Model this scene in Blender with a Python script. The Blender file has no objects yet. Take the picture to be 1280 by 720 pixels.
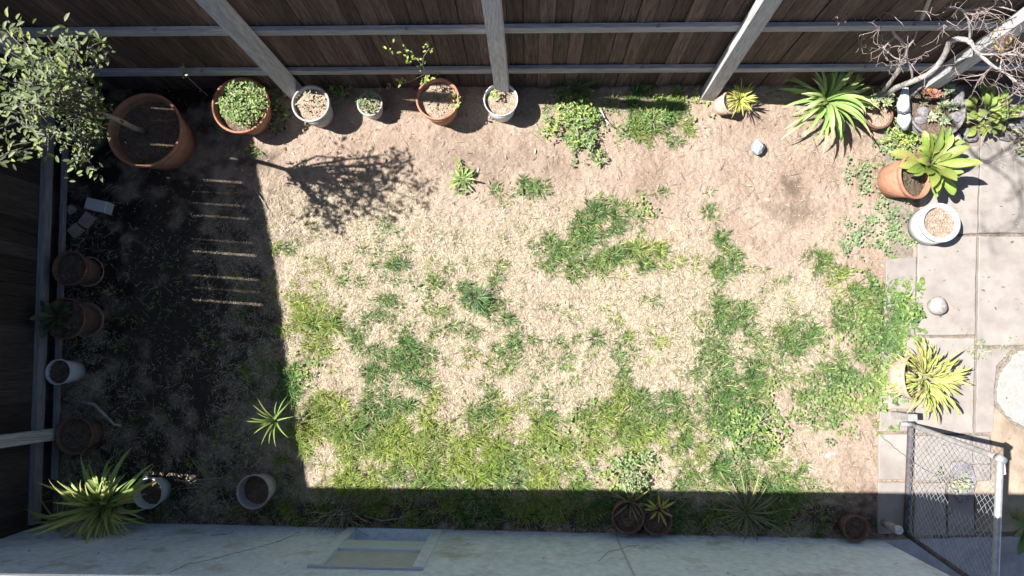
import bpy, math, random
import numpy as np
from mathutils import Vector, Matrix, Euler
random.seed(7); RNG = np.random.default_rng(11)
S = bpy.context.scene
C = S.collection

# ------------------------------------------------------------------ camera
H = 6.2                       # height of the drone above the lawn
F = 854.0                     # focal length in photo pixels (1280 wide)
NX, NY = 662.0, 445.0         # where straight-down falls in the photo
down = Vector((NX - 640, -(NY - 360), -F)).normalized()   # world -Z in camera axes
zc = -down
xc = Vector((1, 0.0, 0)); xc = (xc - zc * xc.dot(zc)).normalized()
yc = zc.cross(xc)
Rwc = Matrix((xc, yc, zc))    # rows: world axes in camera axes -> camera vector to world
cam = bpy.data.cameras.new('camera'); co = bpy.data.objects.new('camera', cam); C.objects.link(co)
cam.sensor_width = 36; cam.lens = 36 * F / 1280; cam.clip_start = 0.05; cam.clip_end = 500
co.matrix_world = Matrix.Translation((0, 0, H)) @ Rwc.to_4x4()
S.camera = co

# ------------------------------------------------------------------ light
SX, SY = 0.72, -0.055          # how far a shadow runs per metre of height
sdir = Vector((SX, SY, -1)).normalized()
w = bpy.data.worlds.new('World'); S.world = w; w.use_nodes = True
nt = w.node_tree; nt.nodes.clear()
sky = nt.nodes.new('ShaderNodeTexSky'); sky.sky_type = 'NISHITA'; sky.sun_disc = False
sky.sun_elevation = math.asin(-sdir.z); sky.sun_rotation = math.atan2(-sdir.x, -sdir.y)
bg = nt.nodes.new('ShaderNodeBackground'); bg.inputs[1].default_value = 0.05
wo = nt.nodes.new('ShaderNodeOutputWorld')
nt.links.new(sky.outputs[0], bg.inputs[0]); nt.links.new(bg.outputs[0], wo.inputs[0])
sl = bpy.data.lights.new('sun', 'SUN'); sl.energy = 5.0; sl.angle = math.radians(0.5); sl.color = (1, 0.96, 0.9)
so = bpy.data.objects.new('sun', sl); C.objects.link(so); so.rotation_euler = sdir.to_track_quat('-Z', 'Y').to_euler()
so.location = (-5, 0, 8)
S.view_settings.view_transform = 'Standard'; S.view_settings.look = 'None'
S.view_settings.exposure = 1.2; S.view_settings.gamma = 1
S.cycles.max_bounces = 5; S.cycles.diffuse_bounces = 2; S.cycles.transparent_max_bounces = 8

# ------------------------------------------------------------------ pixel <-> ground
def G(px, py, h=0.0):
    d = Rwc @ Vector((px - 640, -(py - 360), -F))
    t = (h - H) / d.z
    return Vector((d.x * t, d.y * t, h))
Rn = np.array(Rwc)            # cam->world
def to_px(x, y, z=0.0):       # vectorised world -> photo pixel
    p = np.stack([x, y, np.zeros_like(x) + z - H], -1) @ Rn
    return 640 + F * p[..., 0] / -p[..., 2], 360 - F * p[..., 1] / -p[..., 2]
def mpp(h=0.0): return (H - h) / F

# ------------------------------------------------------------------ noise
class VN:
    def __init__(s, seed): s.g = np.random.default_rng(seed).random((256, 256))
    def __call__(s, x, y):
        xi = np.floor(x).astype(int); yi = np.floor(y).astype(int); fx = x - xi; fy = y - yi
        fx = fx * fx * (3 - 2 * fx); fy = fy * fy * (3 - 2 * fy); g = s.g
        a = g[xi % 256, yi % 256]; b = g[(xi + 1) % 256, yi % 256]; c = g[xi % 256, (yi + 1) % 256]; d = g[(xi + 1) % 256, (yi + 1) % 256]
        return (a * (1 - fx) + b * fx) * (1 - fy) + (c * (1 - fx) + d * fx) * fy
def fbm(seed, x, y, sc, octv=4, gain=0.5):
    r = 0; a = 1; t = 0
    for i in range(octv):
        r = r + a * VN(seed + i)(x * sc + 31.7 * i, y * sc + 17.3 * i); t += a; a *= gain; sc *= 2.03; x, y = x * .8 - y * .6 + 3.1, x * .6 + y * .8 - 1.7
    return r / t

# ------------------------------------------------------------------ materials
def lin(r, g, b):
    f = lambda c: (c / 255 / 12.92) if c / 255 <= .04045 else ((c / 255 + .055) / 1.055) ** 2.4
    return (f(r), f(g), f(b), 1)
def mat(name, base, rough=0.85, var=0.25, scale=8, stretch=(1, 1, 1), bump=0.3, bscale=60, attr=None, transl=0, second=None, rnd=0.0, spec=0.3, metal=0.0, wear=None, coords='Object', bdist=0.01):
    m = bpy.data.materials.new(name); m.use_nodes = True; n = m.node_tree.nodes; l = m.node_tree.links
    p = n['Principled BSDF']; p.inputs['Roughness'].default_value = rough; p.inputs['Specular IOR Level'].default_value = spec
    p.inputs['Metallic'].default_value = metal
    tc = n.new('ShaderNodeTexCoord'); mp = n.new('ShaderNodeMapping'); mp.inputs['Scale'].default_value = stretch
    l.new(tc.outputs[coords], mp.inputs[0])
    oi = n.new('ShaderNodeObjectInfo')
    off = n.new('ShaderNodeMath'); off.operation = 'MULTIPLY'; off.inputs[1].default_value = 50.0; l.new(oi.outputs['Random'], off.inputs[0])
    cb = n.new('ShaderNodeCombineXYZ')
    for i in range(3): l.new(off.outputs[0], cb.inputs[i])
    l.new(cb.outputs[0], mp.inputs['Location'])
    nz = n.new('ShaderNodeTexNoise'); nz.inputs['Scale'].default_value = scale; nz.inputs['Detail'].default_value = 6; nz.inputs['Roughness'].default_value = 0.65
    l.new(mp.outputs[0], nz.inputs['Vector'])
    if attr:
        a = n.new('ShaderNodeAttribute'); a.attribute_name = attr; col = a.outputs['Color']
    else:
        r = n.new('ShaderNodeValToRGB'); r.color_ramp.elements[0].position = 0.3; r.color_ramp.elements[1].position = 0.7
        r.color_ramp.elements[0].color = base; r.color_ramp.elements[1].color = second or base
        l.new(nz.outputs['Fac'], r.inputs[0]); col = r.outputs[0]
    # value variation
    nz2 = n.new('ShaderNodeTexNoise'); nz2.inputs['Scale'].default_value = scale * 3.7; nz2.inputs['Detail'].default_value = 4
    l.new(mp.outputs[0], nz2.inputs['Vector'])
    mr = n.new('ShaderNodeMapRange'); mr.inputs[1].default_value = 0.3; mr.inputs[2].default_value = 0.7
    mr.inputs[3].default_value = 1 - var; mr.inputs[4].default_value = 1 + var
    l.new(nz2.outputs['Fac'], mr.inputs[0])
    v = mr.outputs[0]
    if rnd:
        rr = n.new('ShaderNodeMapRange'); rr.inputs[3].default_value = 1 - rnd; rr.inputs[4].default_value = 1 + rnd
        l.new(oi.outputs['Random'], rr.inputs[0]); mm = n.new('ShaderNodeMath'); mm.operation = 'MULTIPLY'
        l.new(v, mm.inputs[0]); l.new(rr.outputs[0], mm.inputs[1]); v = mm.outputs[0]
    mx = n.new('ShaderNodeVectorMath'); mx.operation = 'SCALE'; l.new(col, mx.inputs[0]); l.new(v, mx.inputs['Scale'])
    out = mx.outputs[0]
    if wear:
        nw = n.new('ShaderNodeTexNoise'); nw.inputs['Scale'].default_value = wear[1]; nw.inputs['Detail'].default_value = 8; nw.inputs['Roughness'].default_value = .7
        l.new(tc.outputs[coords], nw.inputs['Vector'])
        rw = n.new('ShaderNodeMapRange'); rw.inputs[1].default_value = wear[2]; rw.inputs[2].default_value = wear[2] + .12; l.new(nw.outputs['Fac'], rw.inputs[0])
        mw = n.new('ShaderNodeMix'); mw.data_type = 'RGBA'; l.new(rw.outputs[0], mw.inputs['Factor']); l.new(out, mw.inputs[6]); mw.inputs[7].default_value = wear[0]
        out = mw.outputs[2]
    l.new(out, p.inputs['Base Color'])
    if bump:
        nb = n.new('ShaderNodeTexNoise'); nb.inputs['Scale'].default_value = bscale; nb.inputs['Detail'].default_value = 5
        l.new(mp.outputs[0], nb.inputs['Vector'])
        b = n.new('ShaderNodeBump'); b.inputs['Strength'].default_value = bump; b.inputs['Distance'].default_value = bdist
        l.new(nb.outputs['Fac'], b.inputs['Height']); l.new(b.outputs[0], p.inputs['Normal'])
    if transl:
        t = n.new('ShaderNodeBsdfTranslucent'); l.new(out, t.inputs[0]); ms = n.new('ShaderNodeMixShader'); ms.inputs[0].default_value = transl
        l.new(p.outputs[0], ms.inputs[1]); l.new(t.outputs[0], ms.inputs[2]); l.new(ms.outputs[0], n['Material Output'].inputs[0])
    return m
WOODS = (14, 14, 0.8)
M = {}
M['board'] = mat('fence_board_wood', (.07, .048, .042, 1), .85, .42, 3, (9, 9, .6), .5, 12, second=(.16, .112, .093, 1), rnd=.4, wear=((.24, .21, .19, 1), 5, .66))
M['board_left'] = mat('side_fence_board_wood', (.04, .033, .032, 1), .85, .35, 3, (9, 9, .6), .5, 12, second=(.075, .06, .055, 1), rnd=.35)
M['grey_v'] = mat('weathered_post_wood', (.42, .42, .44, 1), .85, .3, 3, (12, 12, .7), .6, 14, second=(.62, .62, .64, 1), rnd=.08, wear=((.16, .14, .13, 1), 6, .66))
M['grey_h'] = mat('weathered_rail_wood', (.29, .29, .31, 1), .85, .3, 3, (.7, 12, 12), .6, 14, second=(.44, .44, .46, 1), rnd=.1, wear=((.13, .11, .10, 1), 6, .64))
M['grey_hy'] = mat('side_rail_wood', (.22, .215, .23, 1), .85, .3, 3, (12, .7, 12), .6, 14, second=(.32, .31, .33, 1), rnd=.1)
M['terra'] = mat('terracotta', (.33, .145, .09, 1), .85, .15, 7, bump=.25, second=(.45, .235, .16, 1), wear=((.50, .40, .33, 1), 6, .60))
M['terra_brown_shade'] = mat('brown_shaded_terracotta', (.12, .065, .05, 1), .85, .2, 7, bump=.25, second=(.2, .115, .085, 1), wear=((.33, .27, .22, 1), 6, .62))  # brown clay, with shade put into the colour for pots in shadow
M['terra_pale'] = mat('bleached_terracotta', (.42, .29, .225, 1), .9, .15, 7, bump=.25, second=(.48, .38, .32, 1), wear=((.5, .26, .17, 1), 6, .6))
M['white'] = mat('white_plastic', (.55, .57, .60, 1), .5, .06, 5, bump=.1, wear=((.42, .38, .33, 1), 9, .66))
M['grey_pot'] = mat('grey_concrete_pot', (.36, .335, .33, 1), .9, .15, 9, bump=.3, second=(.48, .46, .45, 1), wear=((.32, .24, .2, 1), 7, .62))
M['soil'] = mat('potting_soil', (.24, .175, .13, 1), .95, .45, 22, bump=.9, bscale=70, second=(.46, .36, .28, 1), bdist=.02)
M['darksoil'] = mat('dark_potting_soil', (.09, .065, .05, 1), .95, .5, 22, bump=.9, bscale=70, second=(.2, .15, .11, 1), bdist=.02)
M['concrete'] = mat('path_concrete', (.25, .222, .205, 1), .9, .12, 2.2, bump=.4, bscale=120, second=(.325, .295, .275, 1), wear=((.235, .195, .165, 1), 1.6, .58), rnd=.05, bdist=.003)
M['plaster'] = mat('white_concrete_patch', (.29, .285, .27, 1), .9, .1, 6, bump=.5, second=(.35, .345, .33, 1), wear=((.27, .24, .2, 1), 5, .66))
M['sideyard'] = mat('side_yard_concrete', (.30, .29, .30, 1), .9, .14, 3, bump=.35, second=(.42, .42, .44, 1), wear=((.2, .17, .15, 1), 2.5, .62))
M['wall'] = mat('painted_stucco', (.62, .76, .88, 1), .9, .13, 5, bump=1, bscale=60, second=(.76, .87, .95, 1), wear=((.46, .48, .46, 1), 2.2, .54), bdist=.008)
M['trim'] = mat('window_trim_paint', (.60, .72, .84, 1), .7, .12, 6, (1, 1, 1), .2, wear=((.40, .34, .30, 1), 7, .62))
M['sash'] = mat('blue_white_sash_paint', (.60, .72, .80, 1), .4, .05, 6, bump=.05)
M['glass_dark'] = mat('window_glass', (.03, .035, .045, 1), .08, .05, 3, bump=0, spec=.6)
M['blind'] = mat('window_screen', (.48, .53, .56, 1), .6, .08, 4, bump=.2)
M['gutter'] = mat('white_gutter_paint', (.85, .85, .85, 1), .5, .04, 5, bump=.05)
M['roof'] = mat('asphalt_shingle', (.12, .11, .105, 1), .95, .4, 12, bump=.6, second=(.2, .18, .17, 1))
M['galv'] = mat('galvanised_steel', (.50, .51, .54, 1), .42, .15, 7, bump=.1, metal=.55, wear=((.3, .26, .23, 1), 9, .66))
M['rust'] = mat('rusty_dark_pipe', (.05, .045, .05, 1), .7, .3, 8, bump=.4, metal=.1, second=(.12, .11, .12, 1))
M['oldpipe'] = mat('dull_grey_pipe', (.30, .29, .30, 1), .7, .25, 8, bump=.3, metal=.2, second=(.4, .39, .38, 1))
M['bark'] = mat('pale_bark', (.30, .265, .26, 1), .9, .25, 14, bump=.6, second=(.50, .47, .46, 1))
M['twig'] = mat('pinkish_twig_bark', (.25, .19, .18, 1), .9, .25, 14, bump=.3, second=(.44, .37, .35, 1))
M['brownbark'] = mat('grey_brown_bark', (.22, .19, .165, 1), .9, .25, 14, bump=.6, second=(.36, .32, .28, 1))
M['leafc'] = mat('leaf_surface', None, .5, .14, 12, bump=0, attr='col', transl=.28, spec=.35)
M['leafobj'] = mat('strap_leaf_surface', None, .45, .16, 9, (3, 3, 3), .15, 30, attr='col', transl=.25, rnd=.14, spec=.4)
M['blade'] = mat('grass_blade', None, .65, .10, 3, bump=0, attr='col', transl=.25, spec=.2)
M['dry'] = mat('dry_litter', None, .9, .12, 10, bump=0, attr='col', transl=.1, spec=.15)
M['stone'] = mat('pale_stone', (.27, .25, .235, 1), .85, .2, 12, bump=.7, bscale=30, second=(.38, .36, .335, 1), wear=((.2, .17, .15, 1), 12, .6))
M['bluestone'] = mat('blue_grey_stone', (.20, .25, .29, 1), .8, .2, 12, bump=.5, bscale=30, second=(.42, .49, .53, 1))
M['darkstone'] = mat('grey_stone', (.13, .12, .13, 1), .85, .25, 12, bump=.8, bscale=30, second=(.27, .255, .27, 1))
M['palewood'] = mat('pale_painted_wood', (.62, .68, .74, 1), .7, .1, 5, (9, 9, .7), .3, wear=((.4, .4, .4, 1), 8, .64))
M['brick'] = mat('old_brick', (.30, .22, .21, 1), .9, .2, 10, bump=.4, second=(.38, .31, .31, 1))
M['dark'] = mat('dark_rubber', (.05, .045, .05, 1), .8, .3, 12, bump=.5, second=(.13, .12, .13, 1))

# ------------------------------------------------------------------ object helpers
class MB:
    def __init__(s): s.v = []; s.f = []; s.c = []
    def add(s, vs, fs, col=None):
        o = len(s.v); s.v.extend([tuple(v) for v in vs]); s.f.extend([tuple(i + o for i in f) for f in fs])
        s.c.extend([col or (1, 1, 1, 1)] * len(vs)); return s
    def mesh(s, name, m, smooth=False):
        me = bpy.data.meshes.new(name); me.from_pydata(s.v, [], s.f); me.materials.append(m)
        if any(c != (1, 1, 1, 1) for c in s.c):
            at = me.color_attributes.new('col', 'FLOAT_COLOR', 'POINT'); at.data.foreach_set('color', np.array(s.c, dtype=np.float32).ravel())
        if smooth: me.polygons.foreach_set('use_smooth', [True] * len(me.polygons))
        return me
    def obj(s, name, m, parent=None, smooth=False): return link(name, s.mesh(name, m, smooth), parent)
def link(name, me, parent=None, loc=None, rot=None, scale=None):
    o = bpy.data.objects.new(name, me); C.objects.link(o)
    if parent: o.parent = parent
    if loc is not None: o.location = loc
    if rot is not None: o.rotation_euler = rot
    if scale is not None: o.scale = scale if hasattr(scale, '__len__') else (scale,) * 3
    return o
def tag(o, label=None, cat=None, group=None, kind=None):
    for k, v in (('label', label), ('category', cat), ('group', group), ('kind', kind)):
        if v: o[k] = v
    return o
def thing(name, label, cat, loc=(0, 0, 0), rz=0, group=None, rot=None):
    o = bpy.data.objects.new(name, None); C.objects.link(o); o.location = loc; o.rotation_euler = rot or (0, 0, rz); o.empty_display_size = .1
    return tag(o, label, cat, group)
def box(mb, c, s, rz=0, col=None, bev=0.0):
    hx, hy, hz = s[0] / 2, s[1] / 2, s[2] / 2; b = min(bev, hx * .6, hy * .6, hz * .6); R = Matrix.Rotation(rz, 3, 'Z'); vs = []
    if b > 0:
        for sz in (-1, 1):
            for (i, inset) in ((0, 1), (1, 0)):
                pass
        ring = lambda x, y, z: [(-x, -y, z), (x, -y, z), (x, y, z), (-x, y, z)]
        pts = ring(hx - b, hy - b, -hz) + ring(hx, hy, -hz + b) + ring(hx, hy, hz - b) + ring(hx - b, hy - b, hz)
        fs = [(3, 2, 1, 0), (12, 13, 14, 15)]
        for k in range(3):
            for i in range(4):
                j = (i + 1) % 4; fs.append((k * 4 + i, k * 4 + j, k * 4 + 4 + j, k * 4 + 4 + i))
    else:
        pts = [(x * hx, y * hy, z * hz) for z in (-1, 1) for x, y in ((-1, -1), (1, -1), (1, 1), (-1, 1))]
        fs = [(3, 2, 1, 0), (4, 5, 6, 7)] + [(i, (i + 1) % 4, (i + 1) % 4 + 4, i + 4) for i in range(4)]
    mb.add([Vector(c) + R @ Vector(p) for p in pts], fs, col)
def beam(mb, a, b, wd, dp, up=Vector((0, 0, 1)), col=None):
    a = Vector(a); b = Vector(b); d = (b - a).normalized()
    u = up if abs(d.dot(up)) < .95 else Vector((0, 1, 0))
    s_ = d.cross(u).normalized(); t = s_.cross(d)
    pts = []
    for p in (a, b):
        for x, y in ((-1, -1), (1, -1), (1, 1), (-1, 1)): pts.append(p + s_ * x * wd / 2 + t * y * dp / 2)
    mb.add(pts, [(3, 2, 1, 0), (4, 5, 6, 7)] + [(i, (i + 1) % 4, (i + 1) % 4 + 4, i + 4) for i in range(4)], col)
def tube(mb, pts, rad, seg=6, col=None, cap=True):
    pts = [Vector(p) for p in pts]; n = len(pts)
    if not hasattr(rad, '__len__'): rad = [rad] * n
    vs = []; fs = []; prev = None
    for i, p in enumerate(pts):
        d = (pts[min(i + 1, n - 1)] - pts[max(i - 1, 0)])
        d = d.normalized() if d.length > 1e-9 else Vector((0, 0, 1))
        if prev is None:
            u = Vector((0, 0, 1)) if abs(d.z) < .9 else Vector((1, 0, 0)); s_ = d.cross(u).normalized()
        else:
            s_ = (prev - d * prev.dot(d)); s_ = s_.normalized() if s_.length > 1e-6 else d.orthogonal().normalized()
        prev = s_; t = d.cross(s_)
        for k in range(seg):
            a = 2 * math.pi * k / seg; vs.append(p + (s_ * math.cos(a) + t * math.sin(a)) * rad[i])
    for i in range(n - 1):
        for k in range(seg):
            k2 = (k + 1) % seg; fs.append((i * seg + k, i * seg + k2, (i + 1) * seg + k2, (i + 1) * seg + k))
    if cap: fs.append(tuple(range(seg - 1, -1, -1))); fs.append(tuple((n - 1) * seg + k for k in range(seg)))
    mb.add(vs, fs, col)
def lathe(mb, prof, seg=40, wob=0.0, close=False):
    vs = []; fs = []; ph = random.random() * 6
    for (r, z) in prof:
        for k in range(seg):
            a = 2 * math.pi * k / seg; rr = r * (1 + wob * math.sin(2 * a + ph) + wob * .5 * math.sin(5 * a + ph * 2)); vs.append((rr * math.cos(a), rr * math.sin(a), z))
    for i in range(len(prof) - 1):
        for k in range(seg):
            k2 = (k + 1) % seg; fs.append((i * seg + k, i * seg + k2, (i + 1) * seg + k2, (i + 1) * seg + k))
    if close: fs.append(tuple(range(seg - 1, -1, -1)))
    mb.add(vs, fs)
def prism(mb, pts, z0, z1, bev=0.006, col=None):     # pts: list of (x,y) ccw or cw
    pts = [Vector((p[0], p[1])) for p in pts]
    area = sum(pts[i].x * pts[(i + 1) % len(pts)].y - pts[(i + 1) % len(pts)].x * pts[i].y for i in range(len(pts)))
    if area < 0: pts.reverse()
    n = len(pts); c = sum(pts, Vector((0, 0))) / n; ins = []
    for p in pts:
        d = (c - p).normalized(); ins.append(p + d * bev * 1.4)
    vs = [(p.x, p.y, z0) for p in pts] + [(p.x, p.y, z1 - bev) for p in pts] + [(p.x, p.y, z1) for p in ins]
    fs = [tuple(range(n - 1, -1, -1)), tuple(range(2 * n, 3 * n))]
    for k in range(2):
        for i in range(n):
            j = (i + 1) % n; fs.append((k * n + i, k * n + j, k * n + n + j, k * n + n + i))
    mb.add(vs, fs, col)

# ------------------------------------------------------------------ lawn masks, in photo-ground positions
# (x, y, rx, ry, strength)   green grass
GR = [(757,265,34,18,1),(730,285,26,20,.9),(735,305,46,22,.9),(700,315,26,20,1.1),(790,318,40,18,1),(822,322,18,12,.8),(745,335,40,12,.7),(905,332,22,18,1),(900,310,9,14,.9),(862,320,12,6,.6),
(660,238,20,12,.5),(620,245,14,14,.35),(595,372,19,14,1.1),(550,357,10,8,.9),(630,347,13,9,.8),(630,440,14,21,1.2),(676,452,12,10,1),(915,398,21,24,1.2),(660,425,14,8,.7),(700,432,10,6,.6),
(368,388,22,22,.8),(400,412,28,32,.9),(398,438,22,14,.8),(445,430,14,14,.7),(450,412,12,8,.5),(512,458,24,26,1.1),(475,468,32,18,.9),(400,335,14,9,.6),(352,310,14,9,.5),(480,292,9,14,.4),(500,338,18,12,.4),
(365,490,18,34,.9),(380,540,20,40,1),(405,520,42,30,1),(450,500,30,12,.6),(450,545,40,40,1.2),(500,560,55,45,1.3),(560,575,50,40,1.2),(560,545,26,16,1),(620,580,50,34,1.3),(600,510,26,18,.7),(610,525,24,18,.9),
(680,560,26,34,.9),(700,590,34,24,.9),(660,600,60,16,1),(500,600,90,14,1.3),(655,505,16,14,.8),(698,545,18,18,1.1),(694,500,18,14,.6),(720,560,14,12,.7),(790,494,34,22,1.1),(795,525,52,34,1.3),(848,520,30,30,1.2),(780,550,36,16,.9),
(740,430,14,8,.5),(775,440,18,14,.5),(815,372,14,6,.5),(770,455,22,12,.4),(905,450,38,26,1.1),(900,490,42,30,1.2),(950,470,22,40,.8),(935,430,22,22,.7),(870,460,18,20,.8),(890,530,34,22,.8),
(993,428,24,28,1.2),(1000,410,18,12,.8),(975,462,16,12,.8),(1050,470,44,34,.7),(1100,395,44,36,1),(1090,380,34,20,1),(1060,400,20,24,.6),(1090,440,34,28,.6),(1028,330,22,18,.7),(1045,340,14,12,.6),(975,350,22,12,.35),
(865,580,38,24,.9),(915,595,50,20,1),(970,605,50,16,1.1),(850,560,20,14,.7),(1000,598,28,16,.7),(935,570,30,14,.6),(1060,500,40,24,.6),(815,145,34,36,1.3),(725,130,30,14,.5),(770,128,26,10,.6),(845,120,14,12,.6),(915,375,16,8,.5),
(500,310,12,6,.3),(830,245,8,8,.5),(895,265,16,16,.3),(1090,215,34,16,.35),(560,400,20,14,.4),(580,405,14,14,.7),(530,430,12,12,.4),(470,395,14,10,.5),(495,385,14,8,.45),(430,355,12,8,.4),(650,380,10,6,.5),(695,388,10,8,.5),
(330,185,16,5,.5),(650,635,260,16,.9),(900,640,140,16,.8),(480,632,60,14,.6),(300,560,40,40,.15),(315,440,24,80,.2)]
BARE = [(375,590,22,18),(410,575,14,30),(760,590,26,26),(820,570,14,34),(840,500,10,30),(570,490,22,8),(980,500,16,40),(1050,560,50,50),(850,440,22,50),(420,470,34,10),(1000,560,24,16),(560,300,40,20)]
BROAD = [(725,150,28,44,1.2),(578,222,9,20,1),(660,238,18,10,.6),(1100,285,42,30,1),(1075,215,32,20,.5),(1060,300,16,30,.5),(1108,250,34,24,.5),(940,532,34,36,1.1),(915,550,20,14,.8),(1128,375,26,20,1.2),(1100,430,40,38,1.2),(1085,480,44,40,1.2),(1050,500,44,30,1.1),(1085,390,34,34,.8),
(787,590,24,30,.9),(1115,410,26,30,1),(800,265,14,8,.4),(1125,180,30,14,1),(720,540,20,26,.5),(690,560,40,30,.3),(805,530,16,10,.5),(865,125,30,24,.35),(375,465,24,22,.5),(640,600,60,14,.3),(740,575,20,20,.5),(960,490,14,16,.5),(1040,420,24,24,.3)]
def blob(L, px, py, jit=.6, seed=3):
    r = np.zeros_like(px); wx = (fbm(seed + 5, px, py, .09, 3) - .5) * 26; wy = (fbm(seed + 15, px, py, .09, 3) - .5) * 26; wob = (fbm(seed, px, py, .05, 4, .6) - .5) * 2 * jit * 2
    for b in L:
        d = np.sqrt(((px + wx - b[0]) / b[2]) ** 2 + ((py + wy - b[1]) / b[3]) ** 2) + wob
        v = np.clip((1.35 - d) / .95, 0, 1) * (b[4] if len(b) > 4 else 1)
        r = np.maximum(r, v)
    return r
def grass_mask(px, py):
    g = blob(GR, px, py)
    gen = np.clip((fbm(50, px, py, .075, 3) - .50 - .04 * (px > 640)) * 6, 0, 1)
    region = np.clip((py - 270 - 40 * (px > 640)) / 120, 0, 1) * (px < 1100) * np.clip((px - 290) / 60, .12, 1)
    g = np.maximum(g, gen * region * .5)
    g *= 1 - .8 * blob(BARE, px, py, .3, 9)
    tex = fbm(60, px, py, .16, 4, .7); g *= np.clip(.2 + (tex - .44) * 6.5, .03, 1.3)
    return g
def straw_mask(px, py):
    a = np.clip((py - 195 - .10 * np.abs(px - 420)) / 90, 0, 1) * np.clip((1085 - px) / 60, 0, 1)
    a *= .55 + .9 * (fbm(70, px, py, .012, 3) - .2)
    b = 1 - .85 * blob([(1050,565,55,60),(985,505,18,45),(760,592,26,26),(375,592,20,18),(960,300,70,50),(560,190,120,40),(950,200,160,50)], px, py, .3, 13)
    return np.clip(a * b, 0, 1)

LX0, LX1, LY0, LY1 = G(30, 400).x - .3, G(1150, 400).x, G(600, 690).y, G(600, 96).y
HN = lambda x, y: (fbm(101, x, y, 1.1, 2) - .5) * .05 + (fbm(111, x, y, 7, 3) - .5) * .028 + (fbm(121, x, y, 34, 2) - .5) * .012
def build_lawn():
    nx, ny = 700, 420
    X, Y = np.meshgrid(np.linspace(LX0, LX1, nx), np.linspace(LY0, LY1, ny))
    Z = HN(X, Y); px, py = to_px(X, Y)
    edge = np.clip(np.minimum((LX1 - X), (Y - LY0)) / .12, 0, 1); Z = Z * edge + .004
    me = bpy.data.meshes.new('lawn_soil'); me.vertices.add(nx * ny)
    me.vertices.foreach_set('co', np.stack([X, Y, Z], -1).astype(np.float32).ravel())
    i = np.arange(nx * ny).reshape(ny, nx); q = np.stack([i[:-1, :-1], i[:-1, 1:], i[1:, 1:], i[1:, :-1]], -1).reshape(-1, 4)
    me.loops.add(q.size); me.loops.foreach_set('vertex_index', q.ravel().astype(np.int32)); me.polygons.add(len(q))
    me.polygons.foreach_set('loop_start', (np.arange(len(q)) * 4).astype(np.int32)); me.polygons.foreach_set('use_smooth', np.ones(len(q), bool)); me.update()
    damp_shade = blob([(990,240,16,18,.5),(985,262,26,16,.35),(600,200,90,26,.25),(1040,150,60,20,.35),(200,640,200,18,.6),(110,300,80,240,1),(170,120,130,34,1),(205,400,130,240,.9),(600,647,800,24,.85),(190,600,150,60,.95),(700,95,700,13,.9)], px, py, .5, 33)  # damp spots, plus fence and house shade darkened into the soil colour
    col = np.stack([grass_mask(px, py), straw_mask(px, py), damp_shade, np.ones_like(px)], -1)
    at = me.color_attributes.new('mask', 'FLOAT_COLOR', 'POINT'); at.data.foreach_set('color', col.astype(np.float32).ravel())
    m = bpy.data.materials.new('lawn_soil'); m.use_nodes = True; n = m.node_tree.nodes; l = m.node_tree.links; p = n['Principled BSDF']
    p.inputs['Roughness'].default_value = .95; p.inputs['Specular IOR Level'].default_value = .15
    tc = n.new('ShaderNodeTexCoord'); a = n.new('ShaderNodeAttribute'); a.attribute_name = 'mask'; sep = n.new('ShaderNodeSeparateColor'); l.new(a.outputs['Color'], sep.inputs[0])
    def noise(sc, det=6, ro=.65):
        z = n.new('ShaderNodeTexNoise'); z.inputs['Scale'].default_value = sc; z.inputs['Detail'].default_value = det; z.inputs['Roughness'].default_value = ro; l.new(tc.outputs['Object'], z.inputs['Vector']); return z.outputs['Fac']
    def ramp(f, a0, c0, a1, c1):
        r = n.new('ShaderNodeValToRGB'); r.color_ramp.elements[0].position = a0; r.color_ramp.elements[0].color = c0; r.color_ramp.elements[1].position = a1; r.color_ramp.elements[1].color = c1; l.new(f, r.inputs[0]); return r.outputs[0]
    def mix(f, c0, c1):
        x = n.new('ShaderNodeMix'); x.data_type = 'RGBA'
        l.new(f, x.inputs['Factor'])
        for s_, c in ((6, c0), (7, c1)):
            if isinstance(c, tuple): x.inputs[s_].default_value = c
            else: l.new(c, x.inputs[s_])
        return x.outputs[2]
    def mul(f, k):
        x = n.new('ShaderNodeMath'); x.operation = 'MULTIPLY'; x.use_clamp = True; l.new(f, x.inputs[0])
        if hasattr(k, 'links'): l.new(k, x.inputs[1])
        else: x.inputs[1].default_value = k
        return x.outputs[0]
    soil = ramp(noise(2.2), .32, (.27, .195, .15, 1), .68, (.42, .335, .275, 1))
    soil = mix(mul(ramp(noise(60, 4), .5, (0, 0, 0, 1), .68, (1, 1, 1, 1)), .45), soil, (.52, .43, .34, 1))
    soil = mix(mul(ramp(noise(38, 5), .55, (0, 0, 0, 1), .72, (1, 1, 1, 1)), .6), soil, (.19, .13, .09, 1))
    straw = ramp(noise(45, 5, .7), .36, (.27, .205, .14, 1), .62, (.54, .47, .365, 1))
    c = mix(sep.outputs[1], soil, straw)
    gr = ramp(noise(50, 4), .35, (.06, .075, .025, 1), .65, (.17, .17, .07, 1))
    c = mix(mul(sep.outputs[0], .75), c, gr)
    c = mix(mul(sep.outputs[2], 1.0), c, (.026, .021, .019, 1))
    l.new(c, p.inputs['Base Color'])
    b = n.new('ShaderNodeBump'); b.inputs['Strength'].default_value = .9; b.inputs['Distance'].default_value = .012; l.new(noise(85, 6, .7), b.inputs['Height'])
    b2 = n.new('ShaderNodeBump'); b2.inputs['Strength'].default_value = .7; b2.inputs['Distance'].default_value = .03; l.new(noise(22, 5, .6), b2.inputs['Height']); l.new(b.outputs[0], b2.inputs['Normal'])
    l.new(b2.outputs[0], p.inputs['Normal']); me.materials.append(m)
    o = link('ground', me); tag(o, kind='structure')
    return o
ground = build_lawn()
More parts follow.
